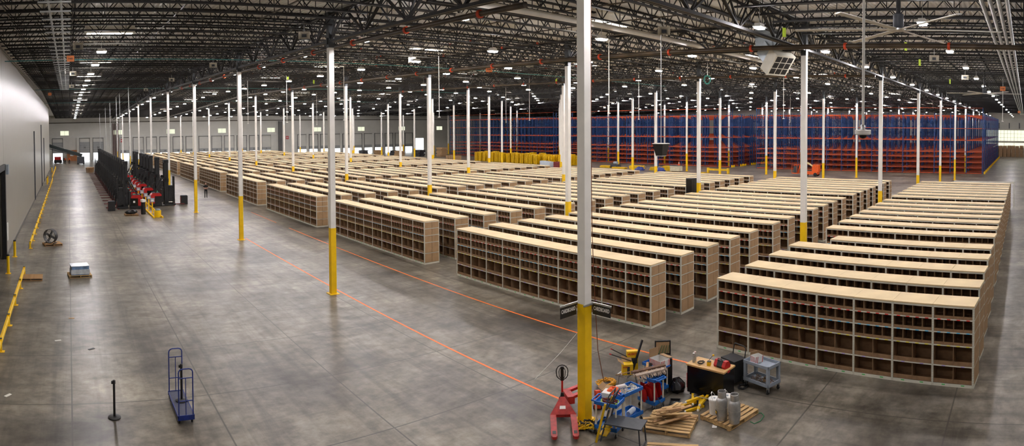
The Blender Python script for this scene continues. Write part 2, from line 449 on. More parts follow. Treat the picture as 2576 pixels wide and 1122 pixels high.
# left insulated wall, split into its panels, with a dark roll-up opening
YE = 118.
MB_ = MB()
wl = struct(MB().box(XL-.3, XL-.12, YN, 22.3, 0, 13.).box(XL-.3, XL-.12, 27.0, YE, 0, 13.).box(XL-.3, XL-.12, 22.3, 27., 5.5, 13.).build('wall_left', mInsul))
y = 27.05; PW = 1.16
mePan = MB().box(-.12, 0, 0, PW-.012, 0, 12.9).mesh('panel', mInsul)
while y+PW < YE: ob('panel', mePan, wl, (XL, y, 0)); y += PW
y = 22.25-PW
while y > YN: ob('panel', mePan, wl, (XL, y, 0)); y -= PW
MB().box(XL-.12, XL, 22.3, 27., 5.5, 12.9).build('panel', mInsul, wl)
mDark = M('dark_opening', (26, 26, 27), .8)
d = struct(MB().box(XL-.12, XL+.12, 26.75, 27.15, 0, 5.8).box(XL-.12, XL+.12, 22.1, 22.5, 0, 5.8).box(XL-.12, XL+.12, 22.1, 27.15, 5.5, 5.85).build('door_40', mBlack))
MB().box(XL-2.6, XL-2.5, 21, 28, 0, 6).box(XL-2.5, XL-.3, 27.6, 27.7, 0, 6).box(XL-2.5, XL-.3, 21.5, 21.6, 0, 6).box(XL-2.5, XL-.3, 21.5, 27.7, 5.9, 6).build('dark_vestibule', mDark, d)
MB().box(XL+.0, XL+.28, 27.1, 27.7, 5.2, 5.8).build('door_motor', mGreyPl, d)
for q, (yy, h) in enumerate(((60.5, 8), (79., 9), (88., 7))):
    MB().box(XL, XL+.12, yy, yy+.25, 0, h).build('downpipe', mDkGrey, wl)
mb = MB().box(XL, XL+.06, 28.1, 28.6, .9, 2.0); mb.build('notice_board', mPaperW, wl)
MB().box(XL-.02, XL+.03, 27.15, YE, 0, .12).build('baseboard_left', M('grey_curb', (120, 118, 112), .8)); struct(bpy.data.objects['baseboard_left'])
struct(MB().box(XO, XL, YE, YE+.3, 0, 13.2).build('wall_return', mInsul))
struct(MB().box(XO-.3, XO, YN, YF+.3, 0, 13.2).build('wall_outer', mWall))
struct(MB().box(XO, XR, YN-.3, YN, 0, 13.2).build('wall_near', mWall))
# right far wall with daylit glazing
wr = struct(MB().box(XR, XR+.3, YN, YF, 0, 15).build('wall_right', mWall))
wo = struct(MB().box(XR-.12, XR, -22, 2.2, 3.6, 4.2).box(XR-.12, XR, -22, 2.2, 7.4, 7.7).box(XR-.12, XR, 2.0, 2.2, 1.2, 7.6).build('window_20', mFrame))
for q in range(8):
    y0 = 2.-q*3.05
    MB().box(XR-.08, XR-.02, y0-2.95, y0, 4.2, 7.4).build('pane', mGlassBig, wo)
    MB().box(XR-.1, XR, y0-3.05, y0-2.95, 1.2, 7.5).build('mullion', mFrame, wo)
    MB().box(XR-.08, XR-.02, y0-2.95, y0, 2.2, 3.6).build('pane', mGlassBig, wo)
    for z_ in (5.2, 6.3): MB().box(XR-.11, XR-.03, y0-2.95, y0, z_, z_+.06).build('glazing_bar', mFrame, wo)
    for u_ in (1, 2): MB().box(XR-.11, XR-.03, y0-u_*.98-.03, y0-u_*.98+.03, 4.2, 7.4).build('glazing_bar', mFrame, wo)
    MB().box(XR-.3, XR-.05, y0-1.6, y0-1.35, 7.9, 9.6).build('bracket', mDkGrey, wr)

# floor tape
tag(MB().box(.41, .49, 1.35, 31, .002, .006).build('floor_tape', mOrange), 'long orange tape line on the floor running past the left column bases', 'floor tape')
tag(MB().box(4.87, 4.95, -.5, 34, .002, .006).build('floor_tape', mOrange), 'orange tape line on the floor between the columns and the shelving', 'floor tape')
tag(MB().box(4.87, 4.94, 37, 44, .002, .006).build('floor_tape', mOrange), 'short faded orange tape dash far along the shelving aisle', 'floor tape')

# ------------------------------------------------------------------ columns
YT, HW = 3.086, .127
meYel = MB().box(-HW-.004, HW+.004, -HW-.004, HW+.004, .02, YT).mesh('yellow_base', mYellow)
mePl = MB().box(-.24, .24, -.24, .24, 0, .025).mesh('base_plate', mYellow)
COLS = {}
for i in range(0, 10):
    top = zr(i*SA)-1.65
    meW = MB().box(-HW, HW, -HW, HW, YT, top).mesh('white_shaft', mWhite)
    meD = MB().box(-HW-.01, HW+.01, -HW-.01, HW+.01, top, top+1.62).box(-.19, .19, -.19, .19, top+1.5, top+1.62).box(-.2, .2, -.05, .05, top+.15, top+.45).mesh('steel_head', mColTop)
    for j in range(0, 10):
        if j > 6 and i > 3: continue
        lb = 'white column with yellow base, %s from front in %s column line from left' % (ORD[i+1], ORD[j+1])
        if (i, j) == (0, 0): lb = 'nearest white and yellow column, with two black hanging signs and a pallet jack beside it'
        t = thing('steel_column', lb, 'column', (j*SB, i*SA, 0), 0, 'building columns')
        ob('yellow_base', meYel, t); ob('white_shaft', meW, t); ob('steel_head', meD, t); ob('base_plate', mePl, t)
        COLS[(i, j)] = t

# ------------------------------------------------------------------ skylights and high-bay lamps
meSkF = MB().box(-1.3, 1.3, -.7, -.6, -.3, .1).box(-1.3, 1.3, .6, .7, -.3, .1).box(-1.3, -1.2, -.6, .6, -.3, .1).box(1.2, 1.3, -.6, .6, -.3, .1).mesh('curb', mWhite)
meSkP = MB().box(-1.2, 1.2, -.6, .6, -.04, .0).mesh('pane', mSkyG)
n = 0
for j in range(-1, 10):
    for k in range(0, 10):
        x = -9.6 if j < 0 else j*SB+10.7; y = (6.5 if j < 0 else 8.2)+15.26*k
        if y > 158: continue
        n += 1
        t = ob('skylight', meSkF, ceil, (x, y, zr(y)-.06), (ST if y < RIDGE else -ST, 0, 0)); ob('pane', meSkP, t)
meLH = MB().box(-.26, .26, -.17, .17, .0, .05).box(-.2, .2, -.12, .12, .05, .14).mesh('housing', mWhite)
meLL = MB().box(-.22, .22, -.13, .13, -.06, 0).mesh('lens', mLens)
meLR = MB().tube([(0, 0, .14), (0, 0, 1.05)], .012, 5).mesh('hanger', mGalv)
LAMPS = []
ys = [-14., -6.9, -.75] + [6.9+7.5*q for q in range(20)]
for q in [-2, -1, 0]+list(range(2, 20)): LAMPS.append((-10.05, 6.2+7.5*q, q+3, 0))
for a, y in enumerate(ys):
    nb = 0
    for b in range(0, 22):
        x = 1.3+7.7*b
        if x > 84 and (a+b) % 2: continue
        if x > 60 and y > 90 and (a % 2): continue
        if x > 86 and y > 110: continue
        if x > 165 or y > 156: continue
        nb += 1; LAMPS.append((x, y, nb, a+1))
for (x, y, q, a) in LAMPS:
    if a == 0: lb = 'glowing high bay lamp, %s from front in the lamp line nearest left wall' % ORD[q]
    else: lb = 'glowing high bay lamp, %s from left in %s crosswise lamp row from front' % (ORD[q], ORD[a])
    t = thing('high_bay_lamp', lb, 'lamp', (x, y, zr(y)-1.33), 0, 'high bay lamps')
    ob('housing', meLH, t); ob('lens', meLL, t); ob('hanger', meLR, t)
# ------------------------------------------------------------------ shelving runs with cardboard bins
BW, DP = 1.222, 1.02
TZ = [.09, .63, 1.235, 1.63, 2.02, 2.41]
def bin_mb(mb, w, h, lip, o=(0, 0, 0), flip=False, dep=.485):
    x, y, z = o; t = .007
    def B(x0, x1, y0, y1, z0, z1):
        if flip: x0, x1 = DP-x1, DP-x0
        mb.box(x0, x1, y0, y1, z0, z1)
    B(x, x+dep, y, y+t, z, z+h); B(x, x+dep, y+w-t, y+w, z, z+h); B(x+dep-t, x+dep, y+t, y+w-t, z, z+h)
    B(x, x+dep-t, y+t, y+w-t, z, z+t); B(x, x+t, y+t, y+w-t, z+t, z+lip)
    return mb
SW, LW = (BW-.062)/4-.004, (BW-.062)/2-.004
SPEC = [(2, LW, .50, .125), (2, LW, .56, .125), (4, SW, .355, .085), (4, SW, .35, .085), (4, SW, .35, .085)]
meBin = {t: bin_mb(MB(), w, h, lip).mesh('bin', mCardIn) for t, (c, w, h, lip) in enumerate(SPEC)}
def bin_pos(n, t):
    c, w, h, lip = SPEC[t]
    return [(.012, b*BW+.031+q*(w+.004)+.002, TZ[t]+.012) for b in range(n) for q in range(c)]
def bins_mesh(n, tiers_front, tiers_back):
    mb = MB()
    for flip, ts in ((False, tiers_front), (True, tiers_back)):
        for t in ts:
            c, w, h, lip = SPEC[t]
            for p in bin_pos(n, t): bin_mb(mb, w, h, lip, p, flip)
    return mb.mesh('bin', mCardIn)
def frame_mesh(n):
    mb = MB(); Ln = n*BW
    for b in range(n+1):
        y = min(max(b*BW, .028), Ln-.028)
        for x in (0, DP-.04): mb.box(x, x+.04, y-.028, y+.028, 0, 2.41)
    return mb.mesh('frame', mFrame)
def shelves_mb(n, tiers=range(6)):
    mb = MB(); Ln = n*BW
    for t in tiers:
        z = TZ[t]
        if t == 0: mb.box(.005, DP-.005, .0, Ln, 0, z)
        elif t == 5: mb.box(.004, DP-.004, 0, Ln, z-.055, z)
        else: mb.box(.006, DP-.006, .0, Ln, z-.028, z+.006)
    return mb
def posthole_material():
    mt = M('perforated_post_enamel', (212, 209, 192), .5, var=.04, scale=3); nt = mt.node_tree; N = nt.nodes; L = nt.links
    b = N['Principled BSDF']; src = b.inputs['Base Color'].links[0].from_socket
    tc = N.new('ShaderNodeTexCoord'); sp = N.new('ShaderNodeSeparateXYZ'); L.new(tc.outputs['Object'], sp.inputs[0])
    def mth(op, a, v):
        n = N.new('ShaderNodeMath'); n.operation = op; L.new(a, n.inputs[0])
        if hasattr(v, 'is_linked'): L.new(v, n.inputs[1])
        else: n.inputs[1].default_value = v
        return n.outputs[0]
    z = mth('FRACT', mth('DIVIDE', sp.outputs[2], .05), 0); z = mth('LESS_THAN', z, .42)
    y = mth('ABSOLUTE', sp.outputs[1], 0); y1 = mth('GREATER_THAN', y, .010); y2 = mth('LESS_THAN', y, .020)
    f = mth('MULTIPLY', mth('MULTIPLY', z, y1), y2)
    mx = N.new('ShaderNodeMix'); mx.data_type = 'RGBA'; L.new(f, mx.inputs[0]); L.new(src, mx.inputs[6]); mx.inputs[7].default_value = rgb((70, 66, 58))
    L.new(mx.outputs[2], b.inputs['Base Color']); return mt
mPerf = posthole_material()
mePost = MB().box(0, .04, -.029, .029, 0, 2.41).mesh('post', mPerf)
meTopP = MB().box(-.008, DP+.008, .003, BW-.003, 2.41, 2.45).mesh('top_panel', mTop)
STRIP = [M('strip_green', (60, 190, 90), .6), M('strip_lilac', (180, 160, 220), .6), M('strip_yellow', (240, 225, 70), .6), M('strip_blue', (90, 190, 235), .6), M('strip_red', (226, 60, 44), .6)]
def strips(n, t):
    mb = MB(); c = 4 if t in (4, 3, 2) else 2
    z = TZ[t]-.024 if t else .045
    for b in range(n):
        for q in range(c):
            y = b*BW+.04+(q+.5)*(BW-.08)/c; mb.box(-.004 if t else 0., .006, y-.05, y+.05, z, z+.026)
    return mb.mesh('label_strip', STRIP[t])
def end_mesh():
    mb = MB()
    for t in range(5):
        z0, z1 = TZ[t]+.012, TZ[t+1]-.04
        mb.box(.045, DP/2-.006, -.008, .006, z0, z1); mb.box(DP/2+.006, DP-.045, -.008, .006, z0, z1)
    return mb.mesh('end_panel', mCard)
meEnd = end_mesh()
meEndP = [MB().box(0, DP/2-.055, -.008, .006, TZ[t]+.014, TZ[t+1]-.042).mesh('end_panel', mCard) for t in range(5)]
CACHE = {}
def cached(key, fn):
    if key not in CACHE: CACHE[key] = fn()
    return CACHE[key]
def run(x, y, n, lvl, label, rz=0.):
    t = thing('shelving_run', label, 'shelving', (x, y, 0), rz, 'cardboard bin shelving runs')
    Ln = n*BW
    if lvl == 2:
        ob('frame', cached(('f', n), lambda: frame_mesh(n)), t)
        ob('shelf_board', cached(('s', n), lambda: shelves_mb(n).mesh('shelf_board', mFrame)), t)
        ob('top_panel', cached(('t', n), lambda: MB().box(-.008, DP+.008, 0, Ln, 2.41, 2.45).mesh('top_panel', mTop)), t)
        b = ob('bin', cached(('b', n), lambda: bins_mesh(n, range(5), range(5))), t); b['kind'] = 'stuff'
        ob('end_panel', meEnd, t); ob('end_panel', meEnd, t, (DP, Ln, 0), (0, 0, math.pi))
        return t
    for b in range(n+1):
        ob('post', mePost, t, (0, min(max(b*BW, .029), Ln-.029), 0))
        ob('post', mePost, t, (DP-.04, min(max(b*BW, .029), Ln-.029), 0))
    for b in range(n): ob('top_panel', meTopP, t, (0, b*BW, 0))
    for q in range(6): ob('shelf_board', cached(('s1', n, q), lambda: shelves_mb(n, [q]).mesh('shelf_board', mFrame)), t)
    for q in range(5):
        ob('label_strip', cached(('l', n, q), lambda: strips(n, q)), t)['kind'] = 'stuff'
        ob('end_panel', meEndP[q], t, (.045, 0, 0)); ob('end_panel', meEndP[q], t, (DP/2+.008, 0, 0))
    ob('end_panel', meEnd, t, (DP, Ln, 0), (0, 0, math.pi))
    single = range(5) if lvl == 0 else (4,) if lvl == 1 else (4, 3)
    for q in single:
        for p in bin_pos(n, q): ob('bin', meBin[q], t, p)
    rest = [q for q in range(5) if q not in single]
    b = ob('bin', cached(('br', n, tuple(rest)), lambda: bins_mesh(n, rest, range(5))), t); b['kind'] = 'stuff'
    return t
ROWX = [6.95, 9.09, 11.25, 13.4, 15.5, 18.4, 20.6, 22.68, 24.75, 26.82, 28.9, 31.05, 33.95, 36.1, 38.2, 40.2, 42.3, 44.4, 46.8]
for r, x in enumerate(ROWX):           # right-hand block
    sh = .36*max(0, 1-(x-6.95)/16); ra = R(4.2)
    n = 6 if r == 4 else 7
    L_ = 7*BW*1.03
    t_ = run(x-sh-L_*math.sin(ra), -.28-L_*math.cos(ra), n, 0 if r < 2 else (3 if r < 8 else 2), 'tan-topped cardboard bin shelving run, %s from the front in the rightmost block' % ORD[r+1], -ra); t_.scale = (1, 1.03, 1)
for k in range(9):
    for r, x in enumerate(ROWX):
        if k == 8 and r > 14: continue
        y0 = 2.78+SA*k; n = 12 if k == 8 else 10
        d = math.hypot(x-CAM.x, y0+3-CAM.y)
        lvl = 0 if (r == 0 and k < 3) or (r == 1 and k == 0) else (3 if d < 30 else (1 if d < 42 else 2))
        run(x, y0, n, lvl, 'tan-topped cardboard bin shelving run, %s from front in %s block from right' % (ORD[r+1], ORD[k+2]))
# bare frame run behind the right block
t = thing('bare_shelf_frame', 'empty pale shelving frame without boards behind the rightmost shelving block', 'shelf frame', (47.9, -9.4, 0), -R(4.2))
for b in range(6):
    for x in (0, .9): MB().box(x, x+.04, b*BW-.02, b*BW+.02, 0, 2.45).build('post', mFrame, t)
for b in range(5):
    for x in (0, .9): MB().box(x, x+.04, b*BW+.02, (b+1)*BW-.02, 2.36, 2.45).build('beam', mFrame, t)

# ------------------------------------------------------------------ pallet racking
RB, RD = 2.77, 1.07
LEV = [.12, 1.02, 1.95, 2.85, 3.72, 5.7, 7.75, 9.95]
def frame_mb(mb, y, H=10.35):
    for x in (0, RD-.08): mb.box(x, x+.08, y-.05, y+.05, 0, H)
    z = .2; k = 0
    while z+1.2 < H:
        a, b = (.04, RD-.04) if k % 2 == 0 else (RD-.04, .04)
        mb.bar((a, y, z), (b, y, z+1.2), .045); mb.bar((.04, y, z), (RD-.04, y, z), .045); z += 1.2; k += 1
    return mb
def beams_mb(mb, nb, xs, levs=LEV, h=.11):
    for z in levs:
        for x in xs:
            mb.box(x-.03, x+.03, 0, nb*RB, z-h/2, z+h/2)
    return mb
mDeckW = M('rack_wire_deck', (124, 62, 50), .7, var=.2)
def rack(x, y, nb, label, first):
    t = thing('pallet_rack', label, 'rack', (x, y, 0), 0, 'pallet rack rows')
    if first:
        fm = cached('rf', lambda: frame_mb(MB(), 0).mesh('upright_frame', mRackBlue)); ft = cached('rft', lambda: frame_mb(MB(), 0, 11.3).mesh('upright_frame', mRackBlue))
        bm = cached('rb', lambda: MB().box(-.03, .03, .05, RB-.05, -.055, .055).mesh('beam', mRackOr))
        for b in range(nb+1): ob('upright_frame', ft if b in (0, nb) else fm, t, (0, b*RB, 0))
        for b in range(nb):
            for z in LEV: ob('beam', bm, t, (0, b*RB, z))
        MB().box(-.03, .03, 0, nb*RB, 11.2, 11.28).build('top_tie', mRackOr, t)
        ob('rear_beam', cached(('rbk', nb), lambda: beams_mb(MB(), nb, [RD-.03]).mesh('rear_beam', mRackOr)), t)
    else:
        ob('upright_frame', cached(('rfs', nb), lambda: [frame_mb(mb, b*RB) for mb in [MB()] for b in range(nb+1)][-1].mesh('upright_frame', mRackBlue)), t)
        ob('beam', cached(('rbs', nb), lambda: beams_mb(MB(), nb, [.03, RD-.03]).mesh('beam', mRackOr)), t)
    def decks():
        mb = MB()
        for z in LEV[:5]:
            for q in range(5): mb.box(.06+q*.2, .2+q*.2, 0, nb*RB, z+.03, z+.05)
        return mb.mesh('deck', mDeckW)
    ob('deck', cached(('rd', nb), decks), t)
    MB().box(-.05, RD+.05, -.42, -.3, .02, .32).box(.0, .12, -.5, -.3, 0, .42).box(RD-.12, RD, -.5, -.3, 0, .42).build('end_guard', mYellow, t)
xs = [91.6]; x = 95.4
while x < 150: xs += [x, x+1.2]; x += 4.9
SECT = [(-3.2, 15, 'right'), (44.0, 15, 'middle'), (90.8, 15, 'left')]
for (y, nb, nm) in SECT:
    for q, x in enumerate(xs):
        rack(x, y, nb, 'blue and orange pallet rack row, %s from the front in the %s section' % (ORD[q+1] if q+1 < len(ORD) else 'rearmost', nm), q == 0)
# ------------------------------------------------------------------ pallets, guard rails, bollards
meBoard = MB().box(-.61, .61, -.05, .05, 0, .018).mesh('board', mWood)
meStr = MB().box(-.02, .02, -.51, .51, 0, .09).mesh('stringer', mWood)
meBoardD = MB().box(-.61, .61, -.05, .05, 0, .018).mesh('board', mWoodDk)
meStrD = MB().box(-.02, .02, -.51, .51, 0, .09).mesh('stringer', mWoodDk)
def pallet(label, loc, rz=0., dark=False, name='wooden_pallet', skip=(), group=None):
    t = thing(name, label, 'pallet', loc, rz, group)
    B, S = (meBoardD, meStrD) if dark else (meBoard, meStr)
    for k in range(7):
        if k in skip: continue
        ob('board', B, t, (0, -.455+k*.1517, .113), (0, 0, random.uniform(-.008, .008)))
    for x in (-.58, 0, .58): ob('stringer', S, t, (x, 0, .021))
    for y in (-.44, 0, .44): ob('board', B, t, (0, y, .002))
    return t
def guard_rail(x, y0, n, pitch, label):
    t = thing('guard_rail', label, 'guard rail', (x, y0, 0))
    mp = cached('grp', lambda: MB().box(-.055, .055, -.055, .055, 0, .46).mesh('post', mYellow)); mq = cached('grq', lambda: MB().box(-.12, .12, -.1, .1, 0, .015).mesh('foot_plate', mYellow))
    mr = cached(('grr', pitch), lambda: MB().prism([(-.06, .2), (.02, .2), (.045, .24), (.045, .36), (.02, .4), (-.06, .4)], .055, pitch-.055, 'Y').mesh('rail', mYellow))
    mc = cached('grc', lambda: MB().box(-.06, .06, -.06, .06, .46, .475).mesh('cap', mBlack))
    for k in range(n):
        ob('post', mp, t, (0, k*pitch, 0)); ob('foot_plate', mq, t, (.03, k*pitch, 0)); ob('cap', mc, t, (0, k*pitch, 0))
        if k < n-1: ob('rail', mr, t, (0, k*pitch, 0))
guard_rail(-14.4, 7.93, 6, 2.93, 'nearer yellow steel guard rail at the left edge by the dark doorway')
guard_rail(-14.55, 30.25, 21, 2.93, 'long yellow steel guard rail running along the pale left wall')
guard_rail(-14.75, 94.4, 11, 2.93, 'farthest yellow guard rail along the left wall beyond the bollard pair')
def bollard(p, label):
    t = thing('bollard', label, 'bollard', (p[0], p[1], 0), 0, 'yellow bollards')
    ob('post', cached('blp', lambda: MB().lathe([(.085, 0), (.085, .98)], 16).mesh('post', mYellow, True)), t)
    ob('cap', cached('blc', lambda: MB().lathe([(.09, .98), (.09, 1.04), (.05, 1.06)], 16).mesh('cap', mBlack, True)), t)
    ob('base_plate', cached('blb', lambda: MB().box(-.15, .15, -.15, .15, 0, .014).mesh('base_plate', mYellow)), t)
bollard((-15.31, 22.92), 'nearest yellow bollard with black cap beside the dark doorway')
bollard((-15.35, 27.49), 'yellow bollard with black cap on the far side of the dark doorway')
bollard((-15.2, 82.), 'yellow bollard, nearer one of the pair midway along the left wall')
bollard((-15.2, 85.5), 'yellow bollard, farther one of the pair midway along the left wall')
bollard((-15.2, 110.), 'yellow bollard at the far end of the pale left wall')

# pallets on the left floor
pallet('empty wooden pallet lying on the floor beside the nearer yellow guard rail', (-13.97, 21.7, 0), math.pi/2*0+.02, True)
pallet('wooden pallet under the big black drum fan', (-13.1, 31.5, 0), .25, True)
f = thing('drum_fan', 'big black drum fan standing on a wooden pallet', 'fan', (-13.22, 31.45, .131), R(62))
pr = [(.46, -.17), (.5, -.17), (.5, .17), (.46, .17), (.46, -.17)]
mb = MB().lathe(pr[:4], 28, (0, 0, .5), 'X')
def ring(mb, r0, r1, x0, x1, cz, n=28):
    o = len(mb.v)
    for x, r in ((x0, r1), (x1, r1), (x1, r0), (x0, r0)):
        for j in range(n):
            a = 2*math.pi*j/n; mb.v.append((x, r*math.cos(a), cz+r*math.sin(a)))
    for k in range(4):
        for j in range(n): mb.f.append((o+k*n+j, o+k*n+(j+1) % n, o+((k+1) % 4)*n+(j+1) % n, o+((k+1) % 4)*n+j))
    return mb
ring(MB(), .455, .48, -.18, .18, .5).build('drum', mBlack, f, smooth=True)
for k in range(4):
    a = k*math.pi/2+.4; MB().cbox((0, .22*math.cos(a), .5+.22*math.sin(a)), (.05, .4, .15), 0, a, .3).build('blade', mDkGrey, f)
MB().lathe([(.11, -.1), (.12, 0), (.08, .12)], 14, (0, 0, .5), 'X').build('motor', mBlack, f, smooth=True)
for s in (-1, 1):
    g = MB()
    for r in (.12, .2, .28, .36, .44): g.tube([(s*.18, r*math.cos(a), .5+r*math.sin(a)) for a in [2*math.pi*q/20 for q in range(20)]], .004, 4, True)
    for q in range(8): a = q*math.pi/4; g.tube([(s*.18, .1*math.cos(a), .5+.1*math.sin(a)), (s*.18, .46*math.cos(a), .5+.46*math.sin(a))], .004, 4)
    g.build('grille', mAlu, f)
MB().bar((-.25, -.35, .02), (.25, -.35, .02), .05).bar((-.25, .35, .02), (.25, .35, .02), .05).bar((0, -.35, .02), (0, -.35, .2), .04).bar((0, .35, .02), (0, .35, .2), .04).build('stand', mBlack, f)
pallet('wooden pallet under the wrapped blue-white boxes on the left floor', (-11.4, 22.2, 0), .12)
mBlueBox = M('pale_blue_carton', (120, 150, 190), .35, var=.25, scale=4)
b = thing('wrapped_cartons', 'shrink-wrapped blue-white cartons stacked two high on a pallet', 'cartons', (-11.4, 22.2, .131), .12)
MB().box(-.48, .48, -.4, .4, 0, .24).build('carton', mBlueBox, b); MB().box(-.46, .47, -.39, .38, .245, .46).build('carton', mBlueBox, b)
MB().box(-.49, .48, -.41, .4, .462, .485).box(-.5, .5, -.42, -.405, .05, .3).build('wrap', mWrap, b)

# stanchions and platform truck
def stanchion(label, loc):
    t = thing('stanchion', label, 'stanchion', loc, 0, 'black belt stanchions')
    MB().lathe([(.175, 0), (.175, .025), (.15, .04), (.03, .055)], 28).build('base', mBlack, t, smooth=True)
    MB().lathe([(.032, .05), (.032, .92)], 14).build('pole', mBlack, t, smooth=True)
    MB().lathe([(.04, .92), (.042, 1.0), (.03, 1.02)], 14).cbox((-.05, .0, .96), (.05, .05, .07)).build('belt_head', mBlack, t, smooth=True)
stanchion('black belt stanchion standing alone on the concrete floor', (-10.76, 5.78, 0))
t = thing('platform_truck', 'blue platform truck with two hooped handles on the open floor', 'cart', (-8.93, 5.86, 0), 0)
MB().box(-.21, .21, -.78, .78, .2, .235).build('deck', M('grey_truck_deck', (66, 70, 92), .6, var=.12), t)
MB().box(-.225, .225, -.8, -.775, .12, .25).box(-.225, .225, .775, .8, .14, .25).box(-.225, -.205, -.8, .8, .17, .24).box(.205, .225, -.8, .8, .17, .24).build('deck_frame', mBlueD, t)
for s, nm in ((-1, 'near'), (1, 'far')):
    y = s*.77
    hoop = [(-.19, y, .2), (-.19, y, 1.36)] + [(-.19+.1*(1-math.cos(a)), y, 1.36+.1*math.sin(a)) for a in (.5, 1.0, 1.57)] + [(.19-.1*(1-math.cos(a)), y, 1.36+.1*math.sin(a)) for a in (1.57, 1.0, .5)] + [(.19, y, 1.36), (.19, y, .2)]
    h = MB().tube(hoop, .017, 8).build('handle', mBlueD, t, smooth=True)
    for z in (.62, 1.22): MB().tube([(-.19, y, z), (.19, y, z)], .014, 6).build('crossbar', mBlueD, h, smooth=True)
    MB().tube([(0, y, .22), (0, y, 1.22)], .012, 6).build('mid_bar', mBlueD, h, smooth=True)
    for q in (-1, 1):
        wv = MB().lathe([(.065, -.018), (.07, -.01), (.07, .01), (.065, .018)], 14, (q*.17, s*.68, .07), 'X').build('wheel', mRubber, t, smooth=True)
        MB().bar((q*.17-.03, s*.68, .07), (q*.17-.03, s*.68, .2), .012, .05).bar((q*.17+.03, s*.68, .07), (q*.17+.03, s*.68, .2), .012, .05).build('fork_bracket', mGalv, wv)
stanchion('black belt stanchion standing on the deck of the blue platform truck', (-8.88, 5.98, .236))

# ------------------------------------------------------------------ reach trucks
def truck_proto():
    P = []
    def part(nm, mb, mt, sm=False):
        for q in mb.pieces(): P.append((nm, q.mesh(nm, mt, sm)))
    part('body', MB().prism([(-1.42, .12), (-.3, .12), (-.3, 1.22), (-.5, 1.36), (-1.2, 1.36), (-1.42, 1.15)], -.5, .5, 'Y'), mRed)
    part('battery_cover', MB().box(-1.0, -.28, -.515, -.5, .3, 1.05).box(-1.0, -.28, .5, .515, .3, 1.05), mBlkGloss)
    part('skirt', MB().box(-1.45, -.25, -.52, .52, .06, .3), mBlack)
    part('deck_pad', MB().box(-1.25, -.5, -.42, .42, 1.36, 1.42), mDkGrey)
    part('overhead_guard', MB().bar((-.95, -.44, 1.36), (-.2, -.44, 2.85), .07).bar((-.95, .0, 1.36), (-.2, .0, 2.85), .07).bar((-.95, .44, 1.36), (-.2, .44, 2.85), .07).box(-.35, .2, -.48, .48, 2.78, 2.9), mBlack)
    for s in (-1, 1):
        part('mast_rail', MB().box(.02, .26, s*.42-.06, s*.42+.06, .08, 4.68), mBlack)
        part('inner_rail', MB().box(.27, .46, s*.34-.06, s*.34+.06, .2, 4.55), mBlack)
        part('outrigger', MB().box(0, 1.15, s*.52-.08, s*.52+.08, .08, .26), mBlack)
        part('load_wheel', MB().lathe([(.1, -.05), (.12, -.04), (.12, .04), (.1, .05)], 14, (1.0, s*.52, .125), 'Y'), mRedOld, True)
        part('drive_wheel', MB().lathe([(.15, -.05), (.17, -.04), (.17, .04), (.15, .05)], 14, (-1.1, s*.44, .17), 'Y'), mRubber, True)
        part('fork', MB().box(1.12, 2.2, s*.24-.06, s*.24+.06, .1, .15).box(1.08, 1.14, s*.24-.06, s*.24+.06, .1, .7), M('dark_red_fork', (96, 34, 32), .5))
    part('mast_crosshead', MB().box(.0, .48, -.48, .48, 4.45, 4.76).box(.0, .48, -.48, .48, 2.5, 2.85).box(.06, .28, -.48, .48, .3, .55).box(.06, .28, -.48, .48, 1.5, 1.6), mBlack)
    part('lift_cylinder', MB().tube([(.17, -.1, .3), (.17, -.1, 4.3)], .05, 8).tube([(.17, .1, .3), (.17, .1, 4.3)], .05, 8), mDkGrey, True)
    part('carriage', MB().box(.95, 1.1, -.46, .46, .35, .95).box(.3, 1.0, -.36, -.28, .45, .8).box(.3, 1.0, .28, .36, .45, .8), mBlack)
    part('load_backrest', MB().bar((1.05, -.42, .95), (1.05, -.42, 3.0), .09).bar((1.05, .42, .95), (1.05, .42, 3.0), .09).bar((1.05, 0, .95), (1.05, 0, 3.0), .06).bar((1.05, -.42, 3.0), (1.05, .42, 3.0), .08).bar((1.05, -.42, 1.6), (1.05, .42, 1.6), .06), mBlack)
    part('reach_unit', MB().box(.48, .96, -.38, .38, .6, 1.75).box(.5, .9, -.3, .3, 1.75, 2.1), mBlack)
    part('hose_reel', MB().lathe([(.14, -.03), (.16, 0), (.14, .03)], 12, (-.12, .3, 3.02), 'Y'), mBlack, True)
    part('control_column', MB().box(-.3, -.05, -.4, .4, .4, 1.7).box(-.2, .05, -.3, .1, 1.7, 1.95), mBlack)
    part('status_light', MB().lathe([(.04, 1.42), (.04, 1.5), (.02, 1.53)], 8, (-.6, .38, 0)), M('lamp_green', (90, 230, 140), .3), True)
    part('data_plate', MB().box(.262, .268, .38, .46, 1.2, 1.45).box(-.7, -.5, .516, .52, .6, .8), mPaperW)
    return P
TRK = truck_proto()
def truck(label, x, y, rz, grp):
    t = thing('reach_truck', label, 'forklift', (x, y, 0), rz, grp)
    for nm, me in TRK: ob(nm, me, t)
LY = [50.6, 54.0, 57., 60., 62.9, 65.9, 68.4, 70.9, 73.6, 76.2, 78.7, 81.3, 84.8, 87.8, 90.7, 94., 98., 101.8]
for q, y in enumerate(LY):
    truck('black and red reach truck, nearest in the left-hand parked row' if q == 0 else 'black and red reach truck, %s from the front in the left-hand parked row' % ORD[q+1], -6.0, y, math.pi, 'parked reach trucks left row')
RY = [52.0, 58.2, 63.6, 66.6, 69.8, 73., 79., 82.]
for q, y in enumerate(RY):
    truck('black and red reach truck facing the shelving, nearest in the right-hand parked row' if q == 0 else 'black and red reach truck, %s from the front in the right-hand parked row' % ORD[q+1], -2.1, y, 0, 'parked reach trucks right row')
